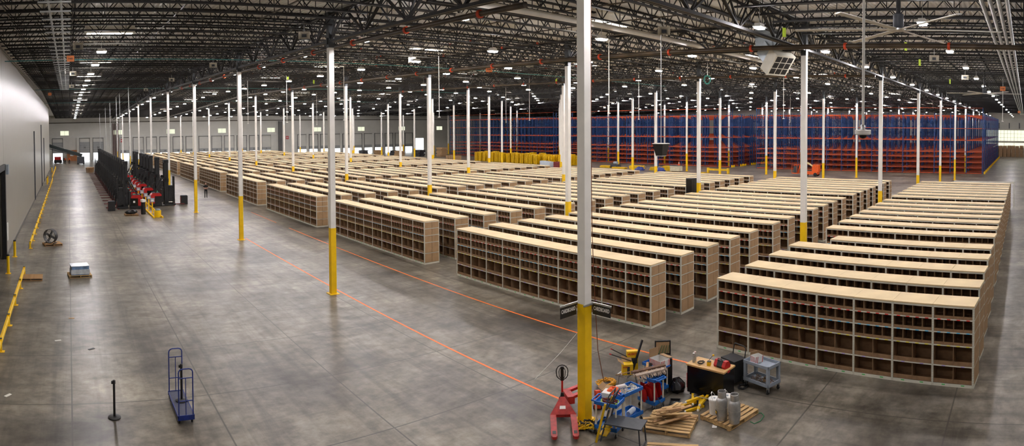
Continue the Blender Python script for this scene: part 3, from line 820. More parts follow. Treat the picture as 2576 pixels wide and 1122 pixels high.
# attachments standing in front of the first trucks
def box_att(label, loc):
    t = thing('truck_battery', label, 'battery', loc)
    MB().box(-.35, .35, -.28, .28, 0, .9).build('case', mBlack, t); MB().box(-.3, .3, -.24, .24, .9, .95).build('lid', mDkGrey, t); MB().box(-.36, -.352, -.2, -.12, .1, .8).box(-.36, -.352, .12, .2, .1, .8).build('red_strap', mRed, t)
box_att('black battery case with grey lid on the floor beside the nearest left truck', (-7.75, 49.2, 0))
box_att('black battery case with red straps at the right end of the right truck row', (.15, 52.6, 0))
for q, y in enumerate((46.5, 49.05, 51.4, 54.6, 58., 62., 66., 70., 74., 78.)):
    t = thing('charger_post', 'yellow post carrying a white charger box, %s from the front between the trucks' % ORD[q+1], 'charger', (-4.06, y, 0), 0, 'charger posts')
    MB().box(-.05, .05, -.05, .05, 0, 1.1).box(-.14, .14, -.14, .14, 0, .02).build('post', mYellow, t)
    MB().box(-.2, .2, -.09, .09, 1.05, 1.4).build('charger_box', mGreyPl, t); MB().box(-.12, .12, -.096, -.09, 1.12, 1.3).build('face_label', mPaperW, t)
for x, lb in ((-4.4, 'left'), (-3.62, 'right')):
    MB().box(x-.06, x+.06, 43., 84., 0, .13).build('wheel_stop', mYellow); tag(bpy.data.objects['wheel_stop' if lb == 'left' else 'wheel_stop.001'], 'long low yellow wheel stop on the %s side of the charger posts' % lb, 'wheel stop')
t = thing('yellow_bin', 'round yellow bin with rubbish at the end of the charger posts', 'bin', (-3.98, 43.7, 0))
MB().lathe([(.3, 0), (.33, .62), (.3, .62), (.28, .1)], 18).build('drum', mYellow, t, smooth=True); MB().cbox((0, .05, .62), (.3, .26, .22), .5).cbox((.12, -.1, .62), (.2, .2, .2), 1.).build('rubbish', mGreyPl, t)
pallet('dark wooden pallet with a black bag near the front of the left truck row', (-6.2, 45.4, 0), .05, True)
t = crumple(MB().lathe([(.28, 0), (.42, .08), (.44, .2), (.3, .33), (.12, .38), (.02, .39)], 14), .045, 8).build('rubbish_bag', M('black_bag', (18, 18, 20), .25, bump=.6), None, (-6.2, 45.4, .131), smooth=True); t.scale = (1.3, .9, 1)
tag(t, 'shiny black rubbish bag lying on the dark pallet by the trucks', 'bag')
t = thing('wrapped_roll', 'tall black wrapped roll standing beside the pallet with the bag', 'roll', (-5.0, 45.9, 0))
MB().lathe([(.22, 0), (.24, .3), (.2, 1.1), (.22, 1.15)], 12).build('roll', mBlack, t, smooth=True); MB().cbox((0, 0, 1.27), (.38, .36, .22), .4, .1).build('packing', mPaperW, t)
for q, y in enumerate((107.2, 109.)):
    for h in range(7):
        pallet('wooden pallet, %s up in the %s stack beyond the truck row' % (ORD[h+1], ('nearer', 'farther')[q]), (-7.9+q*.3, y, h*.135), .03*h, True, group='far pallet stacks')
for q, y in enumerate((66., 79.5, 86., 101., 115., 138.)):
    t = thing('conduit_drop', 'tall thin grey conduit from roof to floor, %s from the front behind the trucks' % ORD[q+1], 'conduit', (-4.06, y+1.3, 0), 0, 'conduit drops')
    MB().tube([(0, 0, .0), (0, 0, zr(y+1.3)-.12)], .05, 8).build('pipe', mGalv, t, smooth=True); MB().box(-.08, .08, -.08, .08, 3.1, 3.2).build('clamp', mGalv, t)
mPipe2 = M('red_brown_riser', (78, 40, 34), .5)
t = thing('riser_pipes', 'bundle of dark fire riser pipes standing against the far wall', 'pipes', (.8, YF-.7, 0))
for k in range(4): MB().tube([(k*.45, 0, 0), (k*.45, 0, 10.3)], .13, 8).build('riser', mPipe2, t, smooth=True)
for k in range(3):
    x = 49.8+k*.5
    if k == 0: t = thing('riser_pipes', 'second bundle of dark riser pipes midway along the far wall', 'pipes', (49.8, YF-.7, 0))
    MB().tube([(k*.45, 0, 0), (k*.45, 0, 10.3)], .13, 8).build('riser', mBlack, t, smooth=True)
def wall_sign(x, z, w, h, label):
    t = thing('wall_sign', label, 'sign', (x, YF-.42, z)); MB().box(-w/2, w/2, -.02, .0, 0, h).build('plate', mRed, t); MB().box(-w*.35, w*.35, -.025, -.02, h*.3, h*.42).box(-w*.35, w*.35, -.025, -.02, h*.58, h*.7).build('lettering', mPaperW, t)
wall_sign(3.2, 4.9, .9, .9, 'small red square sign high on the far wall beside the first risers')
wall_sign(52.6, 4.9, .9, .9, 'small red square sign high on the far wall beside the second risers')
wall_sign(103.6, 4.4, 1., 1.6, 'tall red sign on the far wall beside the open doorway')
# loading conveyor, crate and people at the far left
a = onY(118, 365, 141); b2 = onY(206, 391, 139)
t = thing('loading_conveyor', 'long dark sloping belt conveyor reaching down to the dock floor', 'conveyor', (0, 0, 0))
MB().bar(a, b2, .9, .75).build('boom', M('slate_conveyor', (58, 66, 66), .5), t); MB().bar(a-Vector((0, 0, .75)), b2-Vector((2, 0, -.1)), .5, .12).build('under_truss', mDkGrey, t)
MB().box(b2.x-1.2, b2.x+.6, 138.4, 139.6, .25, b2.z-.3).build('base', mDkGrey, t)
for s in (-1.0, .4): MB().lathe([(.2, -.08), (.2, .08)], 12, (b2.x+s, 138.4, .2), 'Y').build('wheel', mRubber, t)
t = thing('plywood_crate', 'brown plywood panel crate against the far wall behind the conveyor', 'crate', (-10.9, 158.5, 0))
MB().box(-1.4, 1.4, -.3, .3, 0, 3.0).build('panel', M('brown_plywood', (150, 92, 48), .7), t); MB().box(-.5, .4, -.32, -.3, 1.4, 2.0).build('paper_sign', mPaperW, t); MB().box(-1.4, -1.3, -.33, -.3, 0, 3).box(1.3, 1.4, -.33, -.3, 0, 3).build('batten', mWoodDk, t)
t = thing('dock_machine', 'low red and black machine parked beside the left wall far away', 'machine', (-14.6, 146, 0))
MB().box(-1, 1, -.8, .8, .15, .9).build('chassis', mBlack, t); MB().box(-.9, .8, -.75, .75, .9, 1.7).build('hood', mRed, t)
for s in (-1, 1): MB().lathe([(.3, -.1), (.3, .1)], 12, (s*.6, -.8, .3), 'Y').build('wheel', mRubber, t)

# ------------------------------------------------------------------ people
def person(label, loc, rz, top, legs, h=1.78, arms='fold', hair=None):
    me = bpy.data.meshes.new('person'); k = h/1.78
    V = {'pel': (0, 0, .98, .15, .11), 'bel': (0, 0, 1.12, .14, .105), 'che': (0, .0, 1.32, .165, .12), 'nec0': (0, 0, 1.47, .085, .08), 'nec': (0, .0, 1.53, .055, .055), 'hd0': (0, .012, 1.6, .075, .085), 'hd1': (0, .01, 1.68, .078, .095), 'hd2': (0, .0, 1.75, .05, .06)}
    for s, n in ((-1, 'l'), (1, 'r')):
        V.update({n+'sh': (s*.19, 0, 1.42, .065, .07), n+'el': (s*.255, -.02, 1.15, .047, .047), n+'wr': (s*.11, .2, 1.1, .032, .032), n+'hp': (s*.1, 0, .92, .09, .1), n+'kn': (s*.11, .02, .5, .062, .065), n+'an': (s*.11, 0, .09, .045, .05), n+'to': (s*.12, .15, .045, .045, .035), n+'ha': (s*.045, .25, 1.11, .036, .028)})
        if arms == 'down': V[n+'wr'] = (s*.27, .03, .9, .032, .032); V[n+'ha'] = (s*.27, .05, .82, .035, .03)
    E = [('pel', 'bel'), ('bel', 'che'), ('che', 'nec0'), ('nec0', 'nec'), ('nec', 'hd0'), ('hd0', 'hd1'), ('hd1', 'hd2')]
    for n in 'lr': E += [('che', n+'sh'), (n+'sh', n+'el'), (n+'el', n+'wr'), (n+'wr', n+'ha'), ('pel', n+'hp'), (n+'hp', n+'kn'), (n+'kn', n+'an'), (n+'an', n+'to')]
    ks = list(V); me.from_pydata([tuple(c*k for c in V[a][:3]) for a in ks], [(ks.index(a), ks.index(b)) for a, b in E], []); me.update()
    o = bpy.data.objects.new('person', me); C.objects.link(o)
    md = o.modifiers.new('skin', 'SKIN'); sd = me.skin_vertices[0].data
    for q, a in enumerate(ks): sd[q].radius = (V[a][3]*k, V[a][4]*k); sd[q].use_root = (a == 'pel')
    ss = o.modifiers.new('sub', 'SUBSURF'); ss.levels = 2; ss.render_levels = 2
    dg = bpy.context.evaluated_depsgraph_get(); bm = bpy.data.meshes.new_from_object(o.evaluated_get(dg))
    bpy.data.objects.remove(o); bpy.data.meshes.remove(me)
    bm.materials.clear()
    for mm in (mSkin, top, legs, mRubber): bm.materials.append(mm)
    for p in bm.polygons:
        c = p.center/k; p.use_smooth = True
        ax = abs(c.x)
        if c.z < .1: p.material_index = 3
        elif c.z < 1.02 and not (arms == 'down' and ax > .2): p.material_index = 2
        elif c.z < 1.51 and not (c.y > .06 and c.z < 1.2 and arms == 'fold') and not (ax > .2 and c.z < 1.24): p.material_index = 1
        else: p.material_index = 0
    r = ob('person', bm, None, loc, (0, 0, rz)); tag(r, label, 'person')
    for s in (-1, 1):
        for q in range(4): MB().tube([((s*(.02+.012*q)+.0)*k, .27*k, (1.125-.012*q)*k), ((s*(.0-.006*q))*k, .3*k, (1.12-.014*q)*k)], .008, 6).build('finger', mSkin, r) if arms == 'fold' else None
        MB().lathe([(.006, -.01), (.012, 0), (.006, .01)], 8, (s*.03*k, .1*k, 1.675*k), 'Y').build('eye', mBlack, r)
        MB().cbox((s*.083*k, .0, 1.66*k), (.02, .04, .06)).build('ear', mSkin, r)
    MB().prism([(.09, 1.64), (.125, 1.635), (.095, 1.68)], -.014, .014, 'X').build('nose', mSkin, r); MB().box(-.025, .025, .085, .1, 1.6, 1.608).build('mouth', mRedOld, r)
    if hair: MB().lathe([(.02, 1.81), (.07, 1.79), (.095, 1.73), (.09, 1.68)], 12).build('hair', hair, r, smooth=True)
    return r
pr = person('bald person in black T-shirt and dark trousers standing beside the shelving', (3.66, 57.54, 0), math.pi-.12, mShirt, mTrous)
tag(MB().box(-.035, .035, -.006, .006, -.05, .05).build('phone', mBlack, None, (3.66-.03, 57.54-.31, 1.14), (.6, 0, 0)), 'small dark phone held by the bald person in black', 'phone')
person('person in orange vest far away, rightmost of the three by the conveyor', (-11.7, 142, 0), math.pi, mHiVis, mTrous, 1.75, 'down', mBlack)
person('person in orange top far away, middle of the three by the conveyor', (-12.7, 141, 0), 2.6, mHiVis, mTrous, 1.75, 'down', mBlack)
person('person in dark clothes far away, leftmost of the three by the conveyor', (-13.1, 142.5, 0), .4, mShirt, mTrous, 1.78, 'down', mBlack)

# ------------------------------------------------------------------ stores on the open floor before the racks
def ystack(n):
    mb = MB()
    for k in range(n):
        z = k*.16; mb.box(-.58, .58, -.5, .5, z+.11, z+.155)
        for x in (-.5, 0, .5):
            for y in (-.42, 0, .42): mb.box(x-.06, x+.06, y-.06, y+.06, z, z+.11)
    return mb.mesh('stack', mYellow)
mYl = M('yellow_plastic', (236, 190, 16), .5, var=.1, scale=2); mYellow_keep = mYellow
for r in range(3):
    for q in range(21):
        if (r == 0 and q in (5,)) or (r in (0, 1) and (abs(73.+q*1.42-76.3) < .9 or abs(73.+q*1.42-91.56) < .9)): continue
        n = random.choice((11, 12, 13, 13, 14))
        t = thing('yellow_pallet_stack', 'tall stack of yellow plastic pallets, %s from right in %s row' % (ORD[q+1], ORD[r+1]), 'pallet stack', (77.2+r*1.5+random.uniform(-.1, .1), 73.+q*1.42, 0), random.uniform(-.06, .06), 'yellow pallet stacks')
        for k in range(n): ob('pallet', cached('yp', lambda: ystack(1)), t, (random.uniform(-.02, .02), random.uniform(-.02, .02), k*.16))
def yellow_pile(x, y, ln, h, label, rz=0.):
    t = thing('guard_section_pile', label, 'guard sections', (x, y, 0), rz)
    lay = max(1, int(h/.14))
    for k in range(lay):
        for q in range(3): MB().box(-.5+q*.36, -.22+q*.36, -ln/2+random.uniform(0, .25), ln/2-random.uniform(0, .25), k*.14, k*.14+.12).build('guard_section', mYl, t)
yellow_pile(78.2, 63.5, 2.6, .55, 'low pile of yellow guard sections, leftmost on the floor before the racks')
yellow_pile(77.4, 59.6, 3.2, .3, 'flat yellow guard sections beside the grey machine on the floor')
yellow_pile(77.6, 55.8, 3.0, .8, 'thick pile of yellow guard sections with a crate-like top')
yellow_pile(77.9, 51.6, 2.6, .6, 'yellow guard sections heaped next to the blue post bundle', .3)
yellow_pile(78.2, 49.0, 2.6, .9, 'slanted heap of yellow guard sections with a blue bag')
yellow_pile(76.6, 41.5, 1.6, .14, 'single flat yellow guard section right of the white crate', .2)
t = thing('grey_floor_machine', 'small grey motor machine standing among the yellow guard sections', 'machine', (78.3, 61.3, 0))
MB().box(-.5, .5, -.9, .9, .2, .7).build('chassis', mDkGrey, t); MB().lathe([(.3, -.4), (.3, .4)], 14, (0, 0, .95), 'Y').build('motor', mGreyPl, t, smooth=True); MB().bar((0, -.9, .6), (0, -1.2, 1.5), .06).build('handle', mBlack, t)
for s in (-1, 1): MB().lathe([(.2, -.06), (.2, .06)], 12, (-.5, s*.6, .2), 'X').build('wheel', mRubber, t)
for (x, y, sz, lb) in ((76.1, 54., .8, 'crumpled blue tarpaulin heap left of the blue post bundle'), (75.6, 49.2, .9, 'crumpled blue bag leaning on slanted yellow sections')):
    o = crumple(MB().lathe([(.9, 0), (.85, .2), (.8, .35), (.5, .65), (.1, .75)], 11), .12, 3).build('tarpaulin', mBlueD, None, (x, y, 0)); o.scale = (.8, 1.1, sz); tag(o, lb, 'tarpaulin')
t = thing('blue_post_bundle', 'upright bundle of blue rack posts among the yellow sections', 'posts', (76.3, 50.6, 0))
for k in range(4): MB().box(k*.12-.2, k*.12-.1, -.3, .3, 0, 1.6).build('post', mRackBlue, t)
t = thing('white_crate', 'cream crate with dark lid on the open floor before the racks', 'crate', (76.6, 46.6, .14))
MB().box(-.6, .6, -.9, .9, 0, .9).build('side_boards', M('cream_boards', (216, 206, 176), .7), t); MB().box(-.65, .65, -.95, .95, .9, 1.0).build('lid', mDkGrey, t)
pallet('dark pallet under the cream crate before the racks', (76.6, 46.6, 0), math.pi/2, True)
t = thing('traffic_cone', 'orange and white traffic cone standing on the cream crate', 'cone', (76.7, 46.1, 1.14))
MB().box(-.18, .18, -.18, .18, 0, .03).build('base', mHiVis, t); MB().lathe([(.13, .03), (.03, .7)], 12).build('cone', mHiVis, t, smooth=True); MB().lathe([(.102, .28), (.075, .45)], 12).build('stripe', mPaperW, t, smooth=True)
t = thing('yellow_barrier', 'low yellow barrier frame around the foot of a column before the racks', 'barrier', (77.1, 38.6, 0))
for s in (-1, 1): MB().box(-.2, .2, s*1.9-.15, s*1.9+.15, 0, .9).build('post', mYl, t)
MB().box(-.12, .12, -1.8, 1.8, .45, .75).build('beam', mYl, t)
t = thing('red_crates', 'dark red stacked crates beside the yellow pallet stacks', 'crates', (73., 70.6, 0))
for k in range(3): MB().box(-.9, .9, -1.1, 1.1, k*.36, k*.36+.34).build('crate', M('maroon_crate', (128, 44, 44), .6), t)
t = thing('bagged_pallet', 'plastic-wrapped grey bundles beside the dark red crates', 'bundles', (72.6, 74., 0))
for k in range(4): MB().cbox((random.uniform(-.3, .3), -1.+k*.7, .5), (1.3, .66, 1.+.1*k), .1*k).build('bundle', mWrap, t)
t = thing('cardboard_stack', 'flat stacks of brown cardboard on the floor left of the yellow pallets', 'cardboard', (75.5, 108.5, 0))
for k in range(4): MB().box(-.9, .9, -1.6+k*1.0, -.7+k*1.0, 0, 1.0).build('sheet_stack', mCard, t)
for q, (x, y, h) in enumerate(((83, 124.5, 2.6), (80, 131, 1.8), (76.5, 136, 1.5), (78, 141, 1.7), (76, 147, 1.6), (72, 149, 1.4))):
    t = thing('goods_pile', ('pile of brown flattened cartons, %s from right before the far dock doors' if q % 2 == 0 else 'pile of dark wrapped goods, %s from right before the far dock doors') % ORD[q+1], 'goods', (x, y, 0))
    for k in range(int(h/.35)):
        MB().cbox((random.uniform(-.15, .15), random.uniform(-.15, .15), .17+k*.35), (1.9, 2.4+random.uniform(-.3, .3), .33), random.uniform(-.1, .1)).build('bundle', mCard if q % 2 == 0 else M('dark_goods', (58, 58, 62), .6, var=.4, scale=1.5), t)
# boom lift
t = thing('boom_lift', 'small orange articulated boom lift parked before the pallet racks', 'lift', (78.7, 22.9, 0), math.pi/2)
mLO = M('lift_orange', (236, 96, 24), .5)
MB().box(-1.4, .9, -.55, .55, .3, .75).build('chassis', mLO, t); MB().prism([(-1.6, .7), (-.5, .7), (-.5, 1.5), (-.8, 1.9), (-1.6, 1.8)], -.5, .5, 'Y').build('turret', mLO, t)
for sx in (-1.1, .7):
    for s in (-1, 1): MB().lathe([(.26, -.1), (.3, -.07), (.3, .07), (.26, .1)], 14, (sx, s*.6, .3), 'Y').build('wheel', mRubber, t, smooth=True)
MB().bar((-.6, 0, 1.5), (.4, 0, 2.1), .2).bar((.4, 0, 2.15), (.9, 0, 1.3), .18).build('knuckle', M('cream_metal', (222, 206, 150), .5), t)
MB().bar((.7, 0, 1.9), (1.6, 0, 1.7), .16).bar((1.6, 0, 1.75), (2.1, 0, .35), .16).build('boom', mLO, t)
MB().box(1.9, 2.9, -.5, .5, .35, .45).bar((2., -.5, .4), (2., -.5, 1.7), .05).bar((2.9, -.5, .4), (2.9, -.5, 1.7), .05).bar((2., .5, .4), (2., .5, 1.7), .05).bar((2.9, .5, .4), (2.9, .5, 1.7), .05).bar((2., -.5, 1.7), (2.9, -.5, 1.7), .05).bar((2., .5, 1.7), (2.9, .5, 1.7), .05).bar((2., -.5, 1.7), (2., .5, 1.7), .05).build('basket', mLO, t)
MB().box(2.05, 2.6, -.45, .45, .5, 1.5).build('control_box', mDkGrey, t)
# cabinet on a column among the shelves
t = thing('control_cabinet', 'tall black cabinet fixed to a column among the shelving', 'cabinet', (31.42, 15.9, 0))
MB().box(-.42, .42, -.3, .3, .05, 3.45).build('case', mBlack, t); MB().box(-.428, -.42, -.26, .26, .3, 3.35).build('door', mBlkGloss, t); MB().box(-.436, -.43, .18, .22, 1.9, 2.2).build('handle', mGalv, t); MB().box(-.4, .4, -.28, .28, 0, .05).build('plinth', mDkGrey, t)
# far right carton heap
rn = random.Random(11); nb = 0
for r in range(3):
    for q in range(10):
        for h in range(rn.choice((2, 3, 3))):
            nb += 1
            o = MB().cbox((0, 0, .52), (1.4, 1.0, 1.0), rn.uniform(-.05, .05)).build('carton_bale', mCard, None, (158+r*1.8, -2.5-q*1.15, h*1.02)); 
            tag(o, 'brown carton bale, %s up in %s stack from left, %s row before the daylit windows' % (ORD[h+1], ORD[q+1], ('front', 'middle', 'rear')[r]), 'carton', 'carton bales')
# ------------------------------------------------------------------ signs on the nearest column
def fit_text(txt, width, height, mat, parent, loc, rot, name='lettering'):
    me = textmesh(txt, 1.0); xs = [v.co.x for v in me.vertices]; yv = [v.co.y for v in me.vertices]
    cx, cy = (min(xs)+max(xs))/2, (min(yv)+max(yv))/2; w, h = max(xs)-min(xs), max(yv)-min(yv)
    for v in me.vertices: v.co.x = (v.co.x-cx)*width/w; v.co.y = (v.co.y-cy)*height/h; v.co.z *= .6
    me.materials.clear(); me.materials.append(mat); return ob(name, me, parent, loc, rot)
t = thing('hanging_sign', 'black CARDBOARD sign on the left side of the nearest column', 'sign', (-.15, .16, 2.8))
MB().box(-.6, 0, -.006, .006, 0, .29).build('board', mSign, t); MB().box(-.6, .32, -.02, .02, .29, .335).build('strut', mAlu, t)
fit_text('CARDBOARD', .53, .105, mPaperW, t, (-.3, -.0085, .175), (math.pi/2, 0, 0))
t = thing('hanging_sign', 'black CARDBOARD sign on the right side of the nearest column', 'sign', (.16, -.15, 2.8))
MB().box(-.006, .006, -.6, 0, 0, .27).build('board', mSign, t); MB().box(-.02, .02, -.62, .3, .27, .315).build('strut', mAlu, t)
fit_text('CARDBOARD', .53, .105, mPaperW, t, (-.0085, -.3, .165), (math.pi/2, 0, -math.pi/2))
tag(MB().box(-.2, .2, -.015, .015, 0, .045).build('strut_channel', mAlu, None, (0, -.148, 3.05)), 'short slotted metal channel clamped across the nearest column', 'channel')

# ------------------------------------------------------------------ hand pallet jacks
def jack(label, loc, rz, hz=1.2):
    t = thing('pallet_jack', label, 'pallet jack', loc, rz)
    for s in (-1, 1):
        f = MB().prism([(-1.15, s*.265-.04), (-1.08, s*.265-.075), (.02, s*.265-.08), (.02, s*.265+.08), (-1.08, s*.265+.075), (-1.15, s*.265+.04)], .1, .17).build('fork', mRedOld, t)
        MB().box(-1.0, -.85, s*.265-.045, s*.265+.045, .165, .173).build('roller_slot', mBlack, f)
        MB().lathe([(.04, -.03), (.04, .03)], 10, (-.92, s*.265, .05), 'Y').build('roller', mRubber, f, smooth=True)
        MB().bar((-.92, s*.265-.035, .05), (-.7, s*.265-.035, .12), .02).build('roller_arm', mDkGrey, f)
    MB().add([(0, -.345, .17), (0, .345, .17), (.5, .06, .42), (.5, -.06, .42), (0, -.345, .1), (0, .345, .1), (.5, .06, .18), (.5, -.06, .18)], [(0, 3, 2, 1), (4, 5, 6, 7), (0, 1, 5, 4), (1, 2, 6, 5), (2, 3, 7, 6), (3, 0, 4, 7)]).build('head_plate', mRedOld, t)
    MB().add([(.15, -.07, .248), (.15, .09, .248), (.24, .08, .293), (.24, -.07, .293)], [(0, 3, 2, 1)]).build('sticker', mPaperW, t)
    p = MB().lathe([(.055, .12), (.055, .42), (.04, .5)], 14, (.58, 0, 0)).build('pump', mBlack, t, smooth=True)
    for s in (-1, 1): MB().lathe([(.08, -.03), (.09, -.02), (.09, .02), (.08, .03)], 14, (.58, s*.08, .09), 'Y').build('steer_wheel', mRubber, p, smooth=True)
    MB().tube([(.6, 0, .45), (.66, 0, hz-.38)], .028, 10).build('drawbar', mRed, t, smooth=True)
    h = MB().box(.63, .69, -.045, .045, hz-.4, hz-.02).build('control_head', mBlack, t)
    loop = [(.66, .03*math.cos(a)+.13*math.cos(a), hz-.15+.17*math.sin(a)-(.06 if math.sin(a) < 0 else 0)) for a in [2*math.pi*q/16 for q in range(16)]]
    MB().tube(loop, .014, 8, True).build('loop_handle', mBlack, h, smooth=True)
    loop = [(.66, .085*math.cos(a), hz-.17+.13*math.sin(a)-(.06 if math.sin(a) < 0 else 0)) for a in [2*math.pi*q/14 for q in range(14)]]
    MB().tube(loop, .011, 6, True).build('inner_loop', mBlack, h, smooth=True)
    return t
jack('red hand pallet jack with forks toward the viewer beside the nearest column', (-.42, .38, 0), R(46))
# second jack lies behind with its forks pointing away
t = thing('pallet_jack', 'second red pallet jack with raised forks half hidden behind the nearest column', 'pallet jack', (.42, .98, 0), R(-30))
for s in (-1, 1): MB().cbox((.3, s*.2, .33), (.6, .13, .07), 0, 0, -.25).build('fork', mRed, t)
MB().box(-.1, .1, -.28, .28, .1, .3).build('head_plate', mRedOld, t); MB().cbox((.32, -.2, .375), (.2, .09, .01), 0, 0, -.25).build('sticker', mPaperW, t)
for s in (-1, 1): MB().lathe([(.09, -.03), (.09, .03)], 12, (-.15, s*.12, .09), 'Y').build('wheel', mRubber, t, smooth=True)

# ------------------------------------------------------------------ utility carts
def tray(mb, lx, ly, z, h=.07, wall=.02):
    mb.box(-lx/2, lx/2, -ly/2, ly/2, z, z+.012)
    mb.box(-lx/2, lx/2, -ly/2, -ly/2+wall, z, z+h); mb.box(-lx/2, lx/2, ly/2-wall, ly/2, z, z+h)
    mb.box(-lx/2, -lx/2+wall, -ly/2, ly/2, z, z+h); mb.box(lx/2-wall, lx/2, -ly/2, ly/2, z, z+h); return mb
def blue_cart(label, c, lx, ly, rz, top=.84):
    t = thing('blue_utility_cart', label, 'cart', (c[0], c[1], 0), rz, 'blue utility carts')
    tray(MB(), lx, ly, top-.07, .085).build('top_tray', mBlue, t); tray(MB(), lx, ly, .17, .09).build('bottom_tray', mBlue, t)
    MB().box(-lx/2-.1, -lx/2-.075, -ly/2+.03, ly/2-.03, top-.02, top+.01).box(-lx/2-.1, -lx/2, -ly/2+.03, -ly/2+.06, top-.02, top+.01).box(-lx/2-.1, -lx/2, ly/2-.06, ly/2-.03, top-.02, top+.01).build('push_handle', mBlue, t)
    for sx in (-1, 1):
        for sy in (-1, 1):
            x, y = sx*(lx/2-.04), sy*(ly/2-.04)
            MB().lathe([(.022, .262), (.022, top-.072)], 12, (x, y, 0)).build('post', mPost, t, smooth=True)
            w = MB().lathe([(.045, -.014), (.052, -.008), (.052, .008), (.045, .014)], 12, (x, y, .052), 'X').build('caster', mRubber, t, smooth=True)
            MB().bar((x-.025, y, .05), (x-.025, y, .168), .006, .03).bar((x+.025, y, .05), (x+.025, y, .168), .006, .03).build('caster_fork', mGalv, w)
    return t
CR = R(-76)
blue_cart('blue two-tray cart with coiled maroon rope beside the nearest column', (-.1, -.92), .62, .5, CR)
blue_cart('blue two-tray cart with a tray of grey chips and a white roll', (.64, -.92), .7, .48, R(-8), .88)
blue_cart('blue two-tray cart holding red scoops on its bottom tray', (1.72, -.92), .62, .44, R(84), .86)
blue_cart('blue two-tray cart farthest back with the striped box on top', (2.5, -.52), .64, .46, R(80), .86)
def coil(mb, c, r0, r1, z, turns, rr, seed, rx=1.3):
    rn = random.Random(seed); pts = []
    for k in range(turns*14):
        a = 2*math.pi*k/14; q = rn.uniform(r0, r1); pts.append((c[0]+q*rx*math.cos(a), c[1]+q*math.sin(a), z+rr+rn.uniform(0, .02)+.006*(k/14)))
    return mb.tube(pts, rr, 6)
zt = .787
tag(coil(MB(), (0, 0), .07, .14, 0, 7, .011, 1, 1.6).build('rope_coil', mRope, None, (-.13, -.95, zt), (0, 0, CR), smooth=True), 'coiled maroon rope lying on the front blue cart', 'rope')
tag(coil(MB(), (0, 0), .15, .19, 0, 3, .008, 2, 1.35).build('lime_cable', mLime, None, (-.12, -.96, zt), (0, 0, CR), smooth=True), 'lime green cable looped around the maroon rope on the front cart', 'cable')
t = thing('tool_heap', 'heap of chains and hand tools on the bottom tray of the front cart', 'tools', (-.12, -.95, .185), CR)
for k in range(9): MB().cbox((random.uniform(-.22, .22), random.uniform(-.16, .16), .03+.012*k), (.2, .03, .03), random.uniform(0, 3)).build('tool', random.choice((mAlu, mRed, mDkGrey)), t)
tag(MB().cbox((0, 0, .06), (.3, .22, .12)).build('white_box', mPaperW, None, (.14, -.66, zt), (0, 0, .3)), 'flat white box at the back of the front blue cart', 'box')
o = crumple(MB().lathe([(.16, 0), (.16, .05), (.15, .1), (.1, .17), (.03, .2)], 12), .025, 6).build('orange_vest', mHiVis, None, (.26, -.75, .787), (0, 0, .3)); o.scale = (1, 1.2, 1); tag(o, 'crumpled bright orange vest between the two front blue carts', 'vest')
# chips tray
ch = MB(); rn = random.Random(5)
for k in range(150): ch.cbox((rn.uniform(-.3, .3), rn.uniform(-.19, .19), .012+rn.uniform(0, .03)), (.05, .03, .008), rn.uniform(0, 3), rn.uniform(-.4, .4))
o = ch.build('grey_chips', M('grey_chips', (188, 186, 172), .7, var=.2), None, (.66, -.93, .822), (0, 0, R(-8))); tag(o, 'loose grey plastic chips filling the cart tray', 'chips', None, 'stuff')
o = MB().lathe([(.03, -.14), (.045, -.12), (.045, .12), (.03, .14)], 14, (0, 0, .045), 'X').build('paper_roll', mPaperW, None, (.53, -.78, .885), (0, 0, R(-25)), smooth=True); tag(o, 'white rolled paper lying on the grey chips', 'roll')
o = MB().lathe([(.06, -.16), (.07, -.13), (.07, .13), (.06, .16)], 14, (0, 0, .07), 'X').build('white_canister', M('translucent_white', (206, 218, 226), .3), None, (.72, -.98, .183), (0, 0, R(10)), smooth=True); tag(o, 'pale plastic canister on the bottom tray under the grey chips', 'canister')
# red scoops
for k, (x, y, rz, tilt) in enumerate(((1.62, -.78, .5, .55), (1.75, -1.0, -.1, .75), (1.85, -1.02, .25, .4))):
    t = thing('red_scoop', ('red plastic scoop leaning at the back of the cart bottom tray', 'red plastic scoop with grey handle in the middle of the bottom tray', 'red plastic scoop at the right end of the bottom tray')[k], 'scoop', (x, y, .183+k*.01), rz)
    MB().add([(-.16, 0, 0), (.16, 0, 0), (.19, .18, .42), (-.19, .18, .42), (-.16, .02, 0), (.16, .02, 0), (.19, .2, .42), (-.19, .2, .42)], [(0, 1, 2, 3), (7, 6, 5, 4), (0, 4, 5, 1), (2, 6, 7, 3), (1, 5, 6, 2), (0, 3, 7, 4)]).build('blade', mRed, t)
    MB().add([(-.16, 0, 0), (-.19, .18, .42), (-.17, -.04, .36), (-.15, -.1, .05)], [(0, 1, 2, 3)]).add([(.16, 0, 0), (.19, .18, .42), (.17, -.04, .36), (.15, -.1, .05)], [(3, 2, 1, 0)]).build('side_wall', mRed, t)
    if k == 1: MB().tube([(0, -.05, .12), (-.1, -.35, .02), (-.14, -.5, -.15)], .013, 8).build('handle', mDkGrey, t, smooth=True)
